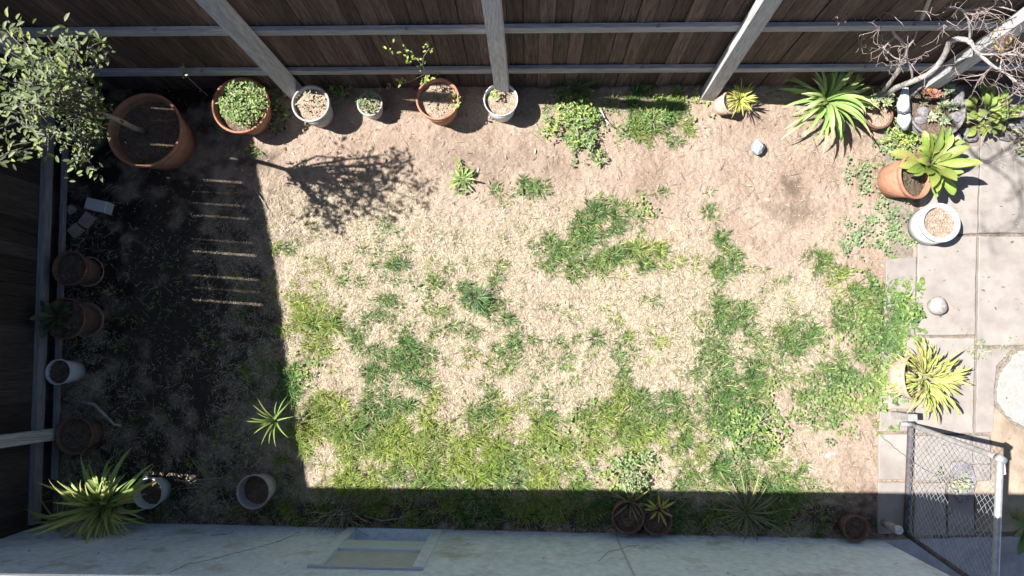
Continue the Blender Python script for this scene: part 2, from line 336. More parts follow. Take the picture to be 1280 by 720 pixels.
mb = MB(); mb.add([(-60, -60, -.05), (60, -60, -.05), (60, 60, -.05), (-60, 60, -.05)], [(0, 1, 2, 3)])
M['land'] = mat('dry_earth', (.26, .2, .15, 1), .95, .3, 1.5, bump=.6, second=(.38, .31, .24, 1))
tag(mb.obj('terrain', M['land']), kind='structure')

def raw_mesh(name, V, T, col, m):     # V (n,3)  T (k,3)
    me = bpy.data.meshes.new(name); me.vertices.add(len(V)); me.vertices.foreach_set('co', V.astype(np.float32).ravel())
    me.loops.add(T.size); me.loops.foreach_set('vertex_index', T.astype(np.int32).ravel()); me.polygons.add(len(T))
    me.polygons.foreach_set('loop_start', (np.arange(len(T)) * 3).astype(np.int32)); me.update()
    at = me.color_attributes.new('col', 'FLOAT_COLOR', 'POINT'); c4 = np.concatenate([col, np.ones((len(col), 1))], 1); at.data.foreach_set('color', c4.astype(np.float32).ravel())
    me.materials.append(m); return me
def blades(name, x, y, z, ang, el, L, W, curve, col, m):
    """tapered bent blades: 5 vertices, 3 triangles each"""
    n = len(x); dx, dy = np.cos(ang), np.sin(ang); sx, sy = -dy, dx
    el2 = el - curve
    m1 = np.stack([x + dx * np.cos(el) * L * .5, y + dy * np.cos(el) * L * .5, z + np.sin(el) * L * .5], -1)
    tip = m1 + np.stack([dx * np.cos(el2) * L * .5, dy * np.cos(el2) * L * .5, np.sin(el2) * L * .5], -1)
    b = np.stack([x, y, z], -1); s_ = np.stack([sx, sy, np.zeros(n)], -1) * W[:, None] / 2
    V = np.stack([b - s_, b + s_, m1 - s_ * .85, m1 + s_ * .85, tip], 1).reshape(-1, 3)
    o = np.arange(n)[:, None] * 5; T = np.stack([o + [0, 1, 3], o + [0, 3, 2], o + [2, 3, 4]], 1).reshape(-1, 3)
    cc = np.repeat(col, 5, 0).reshape(n, 5, 3).copy(); cc[:, 4] *= 1.1
    return raw_mesh(name, V, T, cc.reshape(-1, 3), m)
def sample(maskf, n, ylim=None):
    x = RNG.uniform(LX0, LX1, n); y = RNG.uniform(LY0 + .15, LY1, n); px, py = to_px(x, y); k = RNG.random(n) < maskf(px, py)
    return x[k], y[k]
# --- green tufts
def green():
    x, y = sample(lambda a, b: np.clip(grass_mask(a, b), 0, 1.3) / 1.3, 42000); px, py = to_px(x, y); n = len(x); dens = grass_mask(px, py)
    tone = fbm(200, px, py, .022, 3); yel = .6 * np.clip((py - 490) / 80, 0, 1) * np.clip((760 - px) / 80, 0, 1) + np.clip((330 + 200 - px) / 200, 0, 1) * .6
    yel = np.clip(yel + (tone - .47) * 4.0, 0, 1)
    K = 17; rp = lambda a: np.repeat(a, K)
    ang = RNG.uniform(0, 2 * np.pi, n * K); rad = .028 * np.sqrt(RNG.random(n * K)); X = rp(x) + np.cos(ang) * rad; Y = rp(y) + np.sin(ang) * rad
    size = rp(.7 + .6 * RNG.random(n)) * rp(.6 + .5 * np.clip(dens, 0, 1.2))
    L = (.04 + .065 * RNG.random(n * K)) * size; W = .0045 + .004 * RNG.random(n * K)
    a2 = ang + RNG.normal(0, .5, n * K); el = np.radians(RNG.uniform(22, 75, n * K)); cv = np.radians(RNG.uniform(5, 60, n * K))
    A = np.array([.11, .21, .065]); B = np.array([.28, .35, .075]); D = np.array([.46, .40, .24])
    yy = rp(yel)[:, None] + RNG.normal(0, .15, (n * K, 1)); yy = np.clip(yy, 0, 1); col = A * (1 - yy) + B * yy
    dry = (RNG.random(n * K) < .17)[:, None]; col = np.where(dry, D, col); col = col * (.55 + .85 * RNG.random((n * K, 1)))
    me = blades('grass', X, Y, HN(X, Y) + .002, a2, el, L, W, cv, col, M['blade'])
    tag(link('grass', me), 'short green grass growing in ragged patches across the dry lawn', 'grass', kind='stuff')
green()
def big_tufts():
    x, y = sample(lambda a, b: np.clip(grass_mask(a, b) - .35, 0, 1), 3600); n = len(x); px, py = to_px(x, y); K = 46; rp = lambda a: np.repeat(a, K)
    ang = RNG.uniform(0, 2 * np.pi, n * K); rad = .030 * np.sqrt(RNG.random(n * K)); X = rp(x) + np.cos(ang) * rad; Y = rp(y) + np.sin(ang) * rad
    L = (.06 + .07 * RNG.random(n * K)) * rp(RNG.uniform(.6, 1.25, n)); W = .0045 + .003 * RNG.random(n * K)
    t = rp(np.clip((py - 480) / 110, 0, 1) * np.clip((800 - px) / 160, 0, 1) * .8 + RNG.uniform(0, .35, n))[:, None]; t = np.clip(t, 0, 1)
    col = np.array([.075, .17, .06]) * (1 - t) + np.array([.25, .34, .07]) * t; col = col * (.6 + .7 * RNG.random((n * K, 1)))
    me = blades('tufts', X, Y, HN(X, Y) + .002, ang + RNG.normal(0, .4, n * K), np.radians(RNG.uniform(30, 80, n * K)), L, W, np.radians(RNG.uniform(15, 75, n * K)), col, M['blade'])
    tag(link('grass_tufts', me), 'taller darker tufts of grass rising among the short green patches', 'grass', kind='stuff')
big_tufts()
# --- dry straw
def straw():
    x, y = sample(lambda a, b: np.clip(.035 + straw_mask(a, b) ** 1.3 * .95, 0, 1) * np.clip(.35 + (fbm(310, a, b, .10, 4, .65) - .40) * 5, .15, 1) * (1 - .4 * np.clip(grass_mask(a, b), 0, 1)) * (b > 118) * (1 - .93 * blob([(190,350,130,300),(130,150,120,60),(600,645,800,20)], a, b, .3, 41)), 430000); n = len(x)
    ang = RNG.uniform(0, 2 * np.pi, n); L = .018 + .06 * RNG.random(n) ** 2; W = .0018 + .0022 * RNG.random(n)
    el = np.radians(RNG.uniform(-4, 28, n)); cv = np.radians(RNG.uniform(-10, 45, n))
    A = np.array([.33, .265, .18]); B = np.array([.70, .64, .53]); t = RNG.random((n, 1)); col = A * (1 - t) + B * t
    br = (RNG.random((n, 1)) < .14); col = np.where(br, np.array([.17, .115, .075]), col)
    ol = (RNG.random((n, 1)) < .12); col = np.where(ol, np.array([.33, .33, .14]), col)
    me = blades('straw', x, y, HN(x, y) + .004 + .012 * RNG.random(n), ang, el, L, W, cv, col, M['dry'])
    tag(link('dry_grass', me), 'bleached dead grass lying flat over the middle of the lawn', 'dry grass', kind='stuff')
straw()
def leaflets(name, x, y, z, ang, el, L, W, col, m, fold=.25):
    n = len(x); dx, dy = np.cos(ang), np.sin(ang); d = np.stack([dx * np.cos(el), dy * np.cos(el), np.sin(el)], -1); s_ = np.stack([-dy, dx, np.zeros(n)], -1); up = np.cross(d, s_)
    b = np.stack([x, y, z], -1); L_ = L[:, None]; W_ = W[:, None]
    V = np.stack([b, b + d * L_ * .28 + s_ * W_ * .42 + up * W_ * fold, b + d * L_ * .68 + s_ * W_ * .40 + up * W_ * fold, b + d * L_, b + d * L_ * .68 - s_ * W_ * .40 + up * W_ * fold, b + d * L_ * .28 - s_ * W_ * .42 + up * W_ * fold, b + d * L_ * .5], 1).reshape(-1, 3)
    o = np.arange(n)[:, None] * 7; T = np.stack([o + t for t in ([0, 6, 1], [1, 6, 2], [2, 6, 3], [3, 6, 4], [4, 6, 5], [5, 6, 0])], 1).reshape(-1, 3)
    return raw_mesh(name, V, T, np.repeat(col, 7, 0), m)
def broadleaf():
    x, y = sample(lambda a, b: blob(BROAD, a, b, .5, 77) / 1.2, 38000); px, py = to_px(x, y); n = len(x); K = 4; rp = lambda a: np.repeat(a, K)
    ang = RNG.uniform(0, 2 * np.pi, n * K); X = rp(x) + .008 * np.cos(ang); Y = rp(y) + .008 * np.sin(ang); hh = rp(.01 + .05 * RNG.random(n))
    sz = rp(.016 + .020 * RNG.random(n)) * (1 + .5 * rp(np.clip((px - 1060) / 60, 0, 1) * (py > 340)))
    tone = rp(np.clip(fbm(240, px, py, .03, 2) * 1.6 - .3 + RNG.normal(0, .12, n), 0, 1))[:, None]
    pale = rp(((py < 320) & (px > 1040)).astype(float))[:, None]
    A = np.array([.12, .21, .075]); B = np.array([.30, .38, .12]); P = np.array([.27, .36, .21])
    col = (A * (1 - tone) + B * tone) * (1 - .65 * pale) + P * .65 * pale; col = col * (.75 + .5 * RNG.random((n * K, 1)))
    me = leaflets('broadleaf_weeds', X, Y, HN(X, Y) + hh, ang, np.radians(RNG.uniform(-5, 35, n * K)), sz, sz * .75, col, M['leafc'])
    tag(link('ground_cover', me), 'low broad-leaved weeds spreading in clumps over the lawn', 'ground cover', kind='stuff')
broadleaf()
def litter():
    n = 7500; x = RNG.uniform(LX0, LX1, n); y = RNG.uniform(LY0, LY1, n); px, py = to_px(x, y)
    k = RNG.random(n) < (.25 + .6 * blob([(1000,170,120,50,1.5),(900,150,60,40),(1050,200,60,40),(700,220,140,40),(400,160,120,30),(1060,330,60,60)], px, py, .5, 88) * 1 - .22 * (px < 300)) ; x = x[k]; y = y[k]; n = len(x)
    L = .009 + .05 * RNG.random(n) ** 5; t = RNG.random((n, 1)); col = np.array([.2, .13, .09]) * (1 - t) + np.array([.5, .42, .33]) * t
    me = leaflets('dead_leaves', x, y, HN(x, y) + .012, RNG.uniform(0, 6.28, n), np.radians(RNG.uniform(-15, 25, n)), L, L * RNG.uniform(.18, .55, n), col, M['dry'])
    tag(link('leaf_litter', me), 'small curled dead leaves scattered over the bare soil', 'leaf litter', kind='stuff')
    n = 420; x = RNG.uniform(LX1, 4.6, n); y = RNG.uniform(LY0, LY1, n); t = RNG.random((n, 1)); col = np.array([.12, .08, .06]) * (1 - t) + np.array([.42, .34, .27]) * t; L = .006 + .035 * RNG.random(n) ** 4
    tag(link('path_litter', leaflets('path_litter', x, y, .04 + .004 * RNG.random(n), RNG.uniform(0, 6.28, n), np.radians(RNG.uniform(-5, 10, n)), L, L * RNG.uniform(.2, .6, n), col, M['dry'])), 'small dead leaves and crumbs of soil dropped on the paving slabs', 'leaf litter', kind='stuff')
    n = 1500; x = RNG.uniform(LX0, LX1, n); y = RNG.uniform(LY0, LY1, n); px, py = to_px(x, y); k = (py > 120) & (RNG.random(n) < .9); x = x[k]; y = y[k]; n = len(x)
    t = RNG.random((n, 1)); col = np.array([.12, .085, .065]) * (1 - t) + np.array([.42, .34, .27]) * t
    me = blades('twigs', x, y, HN(x, y) + .012, RNG.uniform(0, 6.28, n), np.radians(RNG.uniform(-3, 12, n)), .05 + .16 * RNG.random(n) ** 2, .003 + .004 * RNG.random(n), np.radians(RNG.uniform(-15, 25, n)), col, M['dry'])
    tag(link('fallen_twigs', me), 'thin fallen twigs and stalks scattered over the lawn', 'twigs', kind='stuff')
    # crumbs of soil and small clods
    n = 3800; x = RNG.uniform(LX0, LX1, n); y = RNG.uniform(LY0, LY1, n); px, py = to_px(x, y); k = RNG.random(n) < (.2 + .8 * (py < 260)); x = x[k]; y = y[k]; n = len(x)
    r = .003 + .012 * RNG.random(n) ** 4; base = np.array([(1, 0, 0), (0, 1, 0), (-1, 0, 0), (0, -1, 0), (0, 0, .8), (0, 0, -.5)]); T = np.array([(0, 1, 4), (1, 2, 4), (2, 3, 4), (3, 0, 4), (1, 0, 5), (2, 1, 5), (3, 2, 5), (0, 3, 5)])
    V = base[None] * r[:, None, None] * RNG.uniform(.6, 1.3, (n, 6, 1)) + np.stack([x, y, HN(x, y) + .006], -1)[:, None]
    t = RNG.random((n, 1)); col = np.array([.24, .17, .12]) * (1 - t) + np.array([.5, .41, .33]) * t
    me = raw_mesh('clods', V.reshape(-1, 3), (T[None] + np.arange(n)[:, None, None] * 6).reshape(-1, 3), np.repeat(col, 6, 0), M['dry'])
    tag(link('soil_clods', me), 'small dry crumbs of soil on the bare ground', 'clods', kind='stuff')
litter()

# ------------------------------------------------------------------ back fence
PL, PR = G(60, 111), G(1290, 104); fd = (PR - PL).normalized(); fn = Vector((fd.y, -fd.x, 0))   # fn points into the yard
if fn.y > 0: fn = -fn
fang = math.atan2(fd.y, fd.x)
fence = thing('wooden_fence', 'long brown board fence with grey rails and square posts along the top of the yard', 'fence', PL)
def onfence(t, out=0, z=0): return fd * t + fn * out + Vector((0, 0, z))
bw = .121; total = (PR - PL).length + .7
bmeshes = []
for k in range(5):
    m_ = MB(); box(m_, (0, 0, 1.19), (bw - .0045, .022, 2.38), bev=.003); bmeshes.append(m_.mesh('board', M['board']))
i = 0; t = -.1
m_ = MB(); box(m_, (0, 0, 1.17), (.05, .014, 2.34)); batm = m_.mesh('batten', M['board_left'])
while t < total:
    b = link('board', bmeshes[i % 5], fence, onfence(t, random.uniform(-.005, .005), -.02 + random.uniform(-.015, .015)), (random.uniform(-.003, .003), random.uniform(-.0012, .0012), fang))
    link('batten', batm, fence, onfence(t + bw / 2, -.019, -.02), (0, 0, fang)); t += bw; i += 1
post_px = [122, 377, 629, 884, 1143]
post_t = [((G(p, 107) - PL).dot(fd)) for p in post_px]
edges = [-.1] + post_t + [total]
for z in (.45, 1.20):
    for a, b_ in zip(edges[:-1], edges[1:]):
        m_ = MB(); dz = random.uniform(-.008, .008); box(m_, (0, 0, 0), (b_ - a - .004, .038, .092), bev=.004)
        link('rail', m_.mesh('rail', M['grey_h']), fence, onfence((a + b_) / 2, .033, z + dz), (random.uniform(-.05, .05), 0, fang))
for tt in post_t:
    m_ = MB(); box(m_, (0, 0, 1.18), (.125, .095, 2.40), bev=.006)
    link('post', m_.mesh('post', M['grey_v']), fence, onfence(tt, .105, -.03), (random.uniform(-.01, .01), random.uniform(-.012, .012), fang + random.uniform(-.05, .05)))

m_ = MB()
for tt in [k * bw - .1 for k in range(i)]:
    for z in (.45, 1.20):
        for dx in (-.03, .03):
            p = onfence(tt + dx + random.uniform(-.006, .006), .0135, z + .062 + random.uniform(-.004, .006)); m_.add([p + fd * a_ + Vector((0, 0, b_)) for a_, b_ in ((-.004, 0), (0, -.004), (.004, 0), (0, .004))], [(0, 1, 2, 3)])
x_ = m_.obj('nail_heads', M['galv'], fence); x_['kind'] = 'stuff'
# ------------------------------------------------------------------ left fence
L0, L1 = G(82, 112), G(64, 655); ld = (L1 - L0).normalized(); ln = Vector((-ld.y, ld.x, 0));
if ln.x < 0: ln = -ln
lang = math.atan2(ld.y, ld.x)
sA, sB = G(312, 150), G(385, 613)      # edge of its shadow on the lawn
def ltop(p):                            # height that throws the seen shadow edge
    f = (p.y - sA.y) / (sB.y - sA.y); xs = sA.x + (sB.x - sA.x) * f; return (xs - p.x) / SX
lf = thing('wooden_fence', 'dark unlit board fence with a bluish bottom rail along the left side of the yard', 'fence', L0)
lw = .113; n = int((L1 - L0).length / lw) + 1
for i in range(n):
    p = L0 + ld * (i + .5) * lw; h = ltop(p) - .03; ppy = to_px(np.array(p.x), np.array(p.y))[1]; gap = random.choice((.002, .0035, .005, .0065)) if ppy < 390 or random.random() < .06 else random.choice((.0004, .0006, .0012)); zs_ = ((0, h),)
    if 586 < ppy < 650: zs_ = ((0, 1.15 + random.uniform(-.05, .05)), (1.85 + random.uniform(-.04, .04), h))      # opening added in the boards to let the sun onto the spiky plant
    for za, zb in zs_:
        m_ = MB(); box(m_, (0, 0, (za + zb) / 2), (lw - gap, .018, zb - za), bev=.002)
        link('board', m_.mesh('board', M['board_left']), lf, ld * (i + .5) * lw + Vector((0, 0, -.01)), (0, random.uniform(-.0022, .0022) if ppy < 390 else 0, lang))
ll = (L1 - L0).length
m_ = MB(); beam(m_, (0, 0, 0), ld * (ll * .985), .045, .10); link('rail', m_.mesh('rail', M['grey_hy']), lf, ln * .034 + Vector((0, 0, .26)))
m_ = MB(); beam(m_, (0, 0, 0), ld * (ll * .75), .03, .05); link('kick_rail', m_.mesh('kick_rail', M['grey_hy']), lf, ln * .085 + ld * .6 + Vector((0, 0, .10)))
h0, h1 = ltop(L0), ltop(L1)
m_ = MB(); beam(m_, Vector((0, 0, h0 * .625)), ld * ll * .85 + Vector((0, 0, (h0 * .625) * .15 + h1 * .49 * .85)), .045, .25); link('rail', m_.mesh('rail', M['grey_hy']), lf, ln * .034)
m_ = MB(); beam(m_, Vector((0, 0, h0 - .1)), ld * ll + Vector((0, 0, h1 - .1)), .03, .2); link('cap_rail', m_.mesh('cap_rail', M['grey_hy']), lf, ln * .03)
for py_ in (541,):
    p = G(66, py_); tt = (p - L0).dot(ld); m_ = MB(); hh = 2.2; box(m_, (0, 0, hh / 2), (.10, .09, hh), bev=.005)
    link('post', m_.mesh('post', M['grey_v']), lf, ld * tt + ln * .11, (0, -.02, lang))
# unseen wall added behind it, keeps low sun out of the board gaps
m_ = MB(); a = L0 - ln * .30; b_ = L1 - ln * .30 + ld * 0; hh0, hh1 = h0 * .72, h1 * .62
b_ = G(64, 560) - ln * .30; q = [a, b_, b_ - ln * .15, a - ln * .15]
m_.add([(v.x, v.y, -.04) for v in q] + [(q[0].x, q[0].y, hh0), (q[1].x, q[1].y, hh1), (q[2].x, q[2].y, hh1), (q[3].x, q[3].y, hh0)], [(3, 2, 1, 0), (4, 5, 6, 7)] + [(i, (i + 1) % 4, (i + 1) % 4 + 4, i + 4) for i in range(4)])
tag(m_.obj('sun_block_wall', M['sideyard']), 'unseen wall added behind the left board fence to block low sun', 'wall')

# ------------------------------------------------------------------ house
W0, W1 = G(50, 651), G(1100, 674); wd_ = (W1 - W0).normalized(); wn = Vector((-wd_.y, wd_.x, 0))
if wn.y < 0: wn = -wn
house = thing('house', 'pale blue stucco house wall with a low window along the bottom of the yard', 'house', W0)
HW = 3.1; HE = 2.99
e1, e2 = G(385, 613) - Vector((SX, SY, 0)) * HE, G(1280, 622) - Vector((SX, SY, 0)) * HE
ed = (e2 - e1).normalized()
wl = (W1 - W0).length
wa = math.atan2(wd_.y, wd_.x)
def hw(u, out, z): return wd_ * u + wn * out + Vector((0, 0, z))
def hbox(mb, u0, u1, o0, o1, z0, z1):
    mb.add([hw(u, o, z) for z in (z0, z1) for u, o in ((u0, o0), (u1, o0), (u1, o1), (u0, o1))], [(3, 2, 1, 0), (4, 5, 6, 7)] + [(i, (i + 1) % 4, (i + 1) % 4 + 4, i + 4) for i in range(4)])
def wall_px(px, py):           # photo pixel -> (u, z) on the wall plane
    d = Rwc @ Vector((px - 640, -(py - 360), -F)); o = Vector((0, 0, H)); t = (W0 - o).dot(wn) / d.dot(wn); p = o + d * t; return (p - W0).dot(wd_), p.z
wu0, z0_ = wall_px(444, 664.5); wu1, _ = wall_px(541, 664.5); _, z1_ = wall_px(470, 711); _, zq = wall_px(490, 674.5); _, zr = wall_px(490, 677); _, zt = wall_px(490, 687.5)
wz0, wz1 = z0_, z1_
m_ = MB()
hbox(m_, -1.2, wu0, -.2, 0, -.04, HW); hbox(m_, wu1, wl, -.2, 0, -.04, HW); hbox(m_, wu0, wu1, -.2, 0, -.04, wz0); hbox(m_, wu0, wu1, -.2, 0, wz1, HW)
m_.obj('wall', M['wall'], house)
m_ = MB(); hbox(m_, wl - .2, wl, -5, -.2, -.04, HW); m_.obj('side_wall', M['wall'], house)
for px_a, px_b in ((770, 803),):
    u, z = wall_px(770, 671); m_ = MB(); hbox(m_, u - .006, u + .006, 0, .006, 0, HW); m_.obj('joint_strip', M['blind'], house)
win = bpy.data.objects.new('window', None); C.objects.link(win); win.parent = house
def wp(name, m, *bx):
    mm = MB()
    for b in bx: hbox(mm, *b)
    return mm.obj(name, M[m], win)
fw = .085
for u0, u1 in ((wu0 - fw, wu0), (wu1, wu1 + fw)): wp('frame', 'trim', (u0, u1, -.03, .02, wz0 - .03, wz1))
wp('head', 'blind', (wu0 - fw, wu1 + fw, .001, .015, wz1 + .001, wz1 + .02))
wp('sill', 'trim', (wu0 - fw, wu1 + fw, .001, .02, wz0 - .06, wz0 - .031))
wp('opening', 'glass_dark', (wu0, wu1, -.17, -.15, wz0, zr))
wp('lower_rail', 'trim', (wu0, wu1, -.045, -.01, zq, zr - .006))
wp('sash', 'sash', (wu0, wu1, -.055, .008, zr, zt)); wp('pane', 'blind', (wu0, wu1, -.03, -.012, zt, wz1))
m_ = MB()
for i in range(46):
    u = random.uniform(.1, wl - .1); z = random.uniform(.06, 1.5); a_ = random.uniform(0, 3.1); l_ = random.uniform(.006, .035); t_ = random.uniform(.003, .006)
    if wu0 - .1 < u < wu1 + .1: continue
    du, dz = math.cos(a_), math.sin(a_); m_.add([hw(u + du * l_ * p + -dz * t_ * q, .003, z + dz * l_ * p + du * t_ * q) for p, q in ((-1, 0), (-.3, -1), (.6, -.7), (1, .2), (.2, 1), (-.6, .6))], [(0, 1, 2, 3, 4, 5)])
tag(m_.obj('flecks', M['dark'], house), kind='stuff')
def hair(pts):
    mm = MB(); q = []
    for i in range(len(pts) - 1):
        for j in range(6): t = j / 6; q.append((pts[i][0] * (1 - t) + pts[i + 1][0] * t + random.uniform(-.6, .6), pts[i][1] * (1 - t) + pts[i + 1][1] * t + random.uniform(-.6, .6)))
    tube(mm, [hw(*[wall_px(*p)[0], .001, wall_px(*p)[1]]) for p in q], .0022, 4); mm.obj('crack', M['dark'], house)
hair([(212, 716), (232, 706), (262, 700), (300, 690), (325, 684)]); hair([(262, 670), (285, 668), (292, 664)]); hair([(748, 702), (760, 690), (785, 684), (803, 681)]); hair([(322, 684), (350, 677), (380, 662)])
# roof slab with gutter along the seen shadow line
m_ = MB(); r0 = e1 - ed * 4.2; r1 = Vector((W1.x + .42, 0, 0)); r1 = e1 + ed * ((r1.x - e1.x) / ed.x); back = Vector((ed.y, -ed.x, 0)); back = back if back.y < 0 else -back
pts = [(r0, HE), (r1, HE), (r1 + back * 3.2, HE + .9), (r0 + back * 3.2, HE + .9)]
m_.add([Vector((p.x, p.y, z)) - W0 for p, z in pts] + [Vector((p.x, p.y, z - .1)) - W0 for p, z in pts], [(0, 1, 2, 3), (7, 6, 5, 4)] + [(i + 4, (i + 1) % 4 + 4, (i + 1) % 4, i) for i in range(4)])
m_.obj('roof', M['roof'], house)
m_ = MB(); beam(m_, r0 + Vector((0, 0, HE + .005)) - back * .012 - W0, r1 + Vector((0, 0, HE + .005)) - back * .012 - W0, .045, .035); m_.obj('gutter', M['gutter'], house)

# ------------------------------------------------------------------ path and slabs
path = MB(); a = [G(1094, 100), G(1300, 100), G(1300, 672), G(1094, 672)]
path.add([(a[0].x + .05, a[0].y, .001), (5.6, a[0].y, .001), (5.6, -6, .001), (a[0].x - .0, -6, .001)], [(0, 3, 2, 1)])
M['joint'] = mat('joint_dirt', (.16, .135, .11, 1), .95, .3, 9, bump=.6, second=(.25, .21, .175, 1))
po = path.obj('path', M['joint']); tag(po, kind='structure')
def slab(pts, m='concrete', z=.03, name='slab', parent=po, curve=0):
    mb_ = MB(); q = [G(*p) for p in pts]
    for _ in range(curve): q = [q[i].lerp(q[(i + 1) % len(q)], t) + Vector((random.gauss(0, .004), random.gauss(0, .004), 0)) for i in range(len(q)) for t in (.22, .78)]
    # subdivide edges and roughen slightly
    r = []
    for i in range(len(q)):
        u, v = q[i], q[(i + 1) % len(q)]; k = max(1 if curve else 2, int((v - u).length / .06))
        for j in range(k):
            p = u.lerp(v, j / k); r.append((p.x + random.uniform(-.004, .004), p.y + random.uniform(-.004, .004)))
    c = sum((Vector(p) for p in r), Vector((0, 0))) / len(r)
    prism(mb_, [(p[0] - c.x, p[1] - c.y) for p in r], -.04, 0, .005)
    o = link(name, mb_.mesh(name, M[m]), parent, (c.x, c.y, z + random.uniform(-.003, .003)), (random.uniform(-.004, .004), random.uniform(-.004, .004), 0)); return o
slab([(1150, 182), (1222, 184), (1219, 293), (1147, 293)]); slab([(1225, 112), (1330, 112), (1330, 291), (1221, 292)])
slab([(1146, 296), (1218, 296), (1216, 419), (1143, 419)]); slab([(1221, 296), (1330, 296), (1330, 430), (1219, 432)])
slab([(1106, 324), (1143, 321), (1141, 419), (1103, 419)]); slab([(1101, 423), (1216, 422), (1214, 541), (1143, 541), (1143, 511), (1099, 511)])
slab([(1098, 514), (1141, 514), (1140, 539), (1097, 539)]); slab([(1219, 436), (1262, 436), (1242, 456), (1240, 492), (1238, 540), (1217, 541)])
slab([(1097, 542), (1140, 542), (1139, 599), (1096, 599)]); slab([(1143, 544), (1212, 544), (1235, 545), (1236, 600), (1142, 600)])
slab([(1096, 602), (1139, 602), (1138, 666), (1095, 666)]); slab([(1142, 603), (1180, 603), (1180, 668), (1140, 668)])
slab([(1183, 603), (1214, 603), (1216, 668), (1183, 668)], 'concrete'); slab([(1264, 440), (1330, 425), (1330, 560), (1290, 538), (1258, 524), (1243, 503), (1243, 482), (1250, 462)], 'plaster', .036, 'poured_slab', po, 3)
slab([(1102, 674), (1350, 668), (1350, 1100), (1102, 1100)], 'sideyard', .022, 'side_yard_slab')
mb = MB(); prism(mb, [tuple(G(*p)[:2]) for p in ((1240, 506), (1262, 528), (1290, 542), (1345, 566), (1345, 664), (1218, 664), (1217, 602), (1238, 600), (1238, 545))], -.03, .018, .004); tag(mb.obj('bare_soil', M['land']), kind='structure')
# crack lines as thin grooves
def crack(pts, parent, z=.0325):
    mb_ = MB(); q = []
    for i in range(len(pts) - 1):
        for j in range(5): t = j / 5; q.append((pts[i][0] * (1 - t) + pts[i + 1][0] * t + random.uniform(-1, 1), pts[i][1] * (1 - t) + pts[i + 1][1] * t + random.uniform(-1, 1)))
    q.append(pts[-1]); tube(mb_, [G(*p) + Vector((0, 0, z)) for p in q], .0028, 4); mb_.obj('crack', M['dark'], parent)
crack([(1097, 543), (1115, 558), (1135, 575), (1160, 590), (1182, 598)], po); crack([(1182, 603), (1210, 580), (1236, 579)], po); crack([(1212, 545), (1213, 600)], po)

# ------------------------------------------------------------------ leaves
def leaf_mesh(name, L, W, el, bend, col, prof='strap', seg=7, fold=.22, twist=0, tipcol=None, m='leafobj'):
    """one leaf rising from the origin along +X, starting at elevation el and bending down by bend (degrees)"""
    mb_ = MB(); p = Vector((0, 0, 0)); e = math.radians(el); vs = []; fs = []; cs = []
    for i in range(seg + 1):
        t = i / seg
        if prof == 'strap': wv = min(1, .55 + 1.6 * t) * (1 - max(0, (t - .55) / .45) ** 1.6) 
        elif prof == 'spear': wv = (1 - t) ** .8 * (1 if t > .05 else .8)
        else: wv = math.sin(math.pi * min(1, (t * .97 + .02)) ** 1.35) ** .8 if t > .12 else .16
        wv = max(wv, .03) * W / 2; d = Vector((math.cos(e), 0, math.sin(e))); n_ = Vector((-math.sin(e), 0, math.cos(e))); tw = twist * t
        s_ = Vector((0, math.cos(tw), math.sin(tw)))
        vs += [p - s_ * wv + n_ * wv * fold * 2, p, p + s_ * wv + n_ * wv * fold * 2]
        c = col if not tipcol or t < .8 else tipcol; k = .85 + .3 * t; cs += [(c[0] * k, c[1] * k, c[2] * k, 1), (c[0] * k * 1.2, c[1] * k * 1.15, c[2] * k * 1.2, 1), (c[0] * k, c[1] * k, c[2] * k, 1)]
        p = p + d * L / seg; e -= math.radians(bend) / seg * (.5 + t)
    for i in range(seg):
        for j in range(2): a = i * 3 + j; fs.append((a, a + 1, a + 4, a + 3))
    mb_.add(vs, fs); mb_.c = cs; return mb_.mesh(name, M[m], True)
def whorl(root, n, meshes, rot=(0, 6.283), sc=(.7, 1.1), spread=.02, tilt=.2, z=(0, .05), angs=None):
    for i in range(n):
        a = angs[i] if angs else rot[0] + (rot[1] - rot[0]) * (i + random.random()) / n
        link('leaf', random.choice(meshes), root, (math.cos(a) * spread * random.random(), math.sin(a) * spread * random.random(), random.uniform(*z)), (random.uniform(-tilt, tilt), random.uniform(-tilt, tilt), a), random.uniform(*sc))
def small_leaves(name, pts, size, cols, parent, flat=.6, m='leafc', aspect=.5, kind='stuff'):
    n = len(pts); P = np.array(pts, dtype=float); ang = RNG.uniform(0, 6.283, n); el = np.radians(RNG.normal(10, 35, n)) * flat; L = size * RNG.uniform(.65, 1.35, n)
    ci = RNG.integers(0, len(cols), n); col = np.array(cols)[ci] * RNG.uniform(.75, 1.25, (n, 1))
    o = link(name, leaflets(name, P[:, 0], P[:, 1], P[:, 2], ang, el, L, L * aspect, col, M[m]), parent)
    if kind: o['kind'] = kind
    return o
def ball(n, r, c=(0, 0, 0), sq=(1, 1, .6), shell=.5):
    out = []
    while len(out) < n:
        v = Vector((random.uniform(-1, 1), random.uniform(-1, 1), random.uniform(-1, 1)))
        if v.length > 1 or v.length < shell * random.random(): continue
        out.append((c[0] + v.x * r * sq[0], c[1] + v.y * r * sq[1], c[2] + v.z * r * sq[2]))
    return out

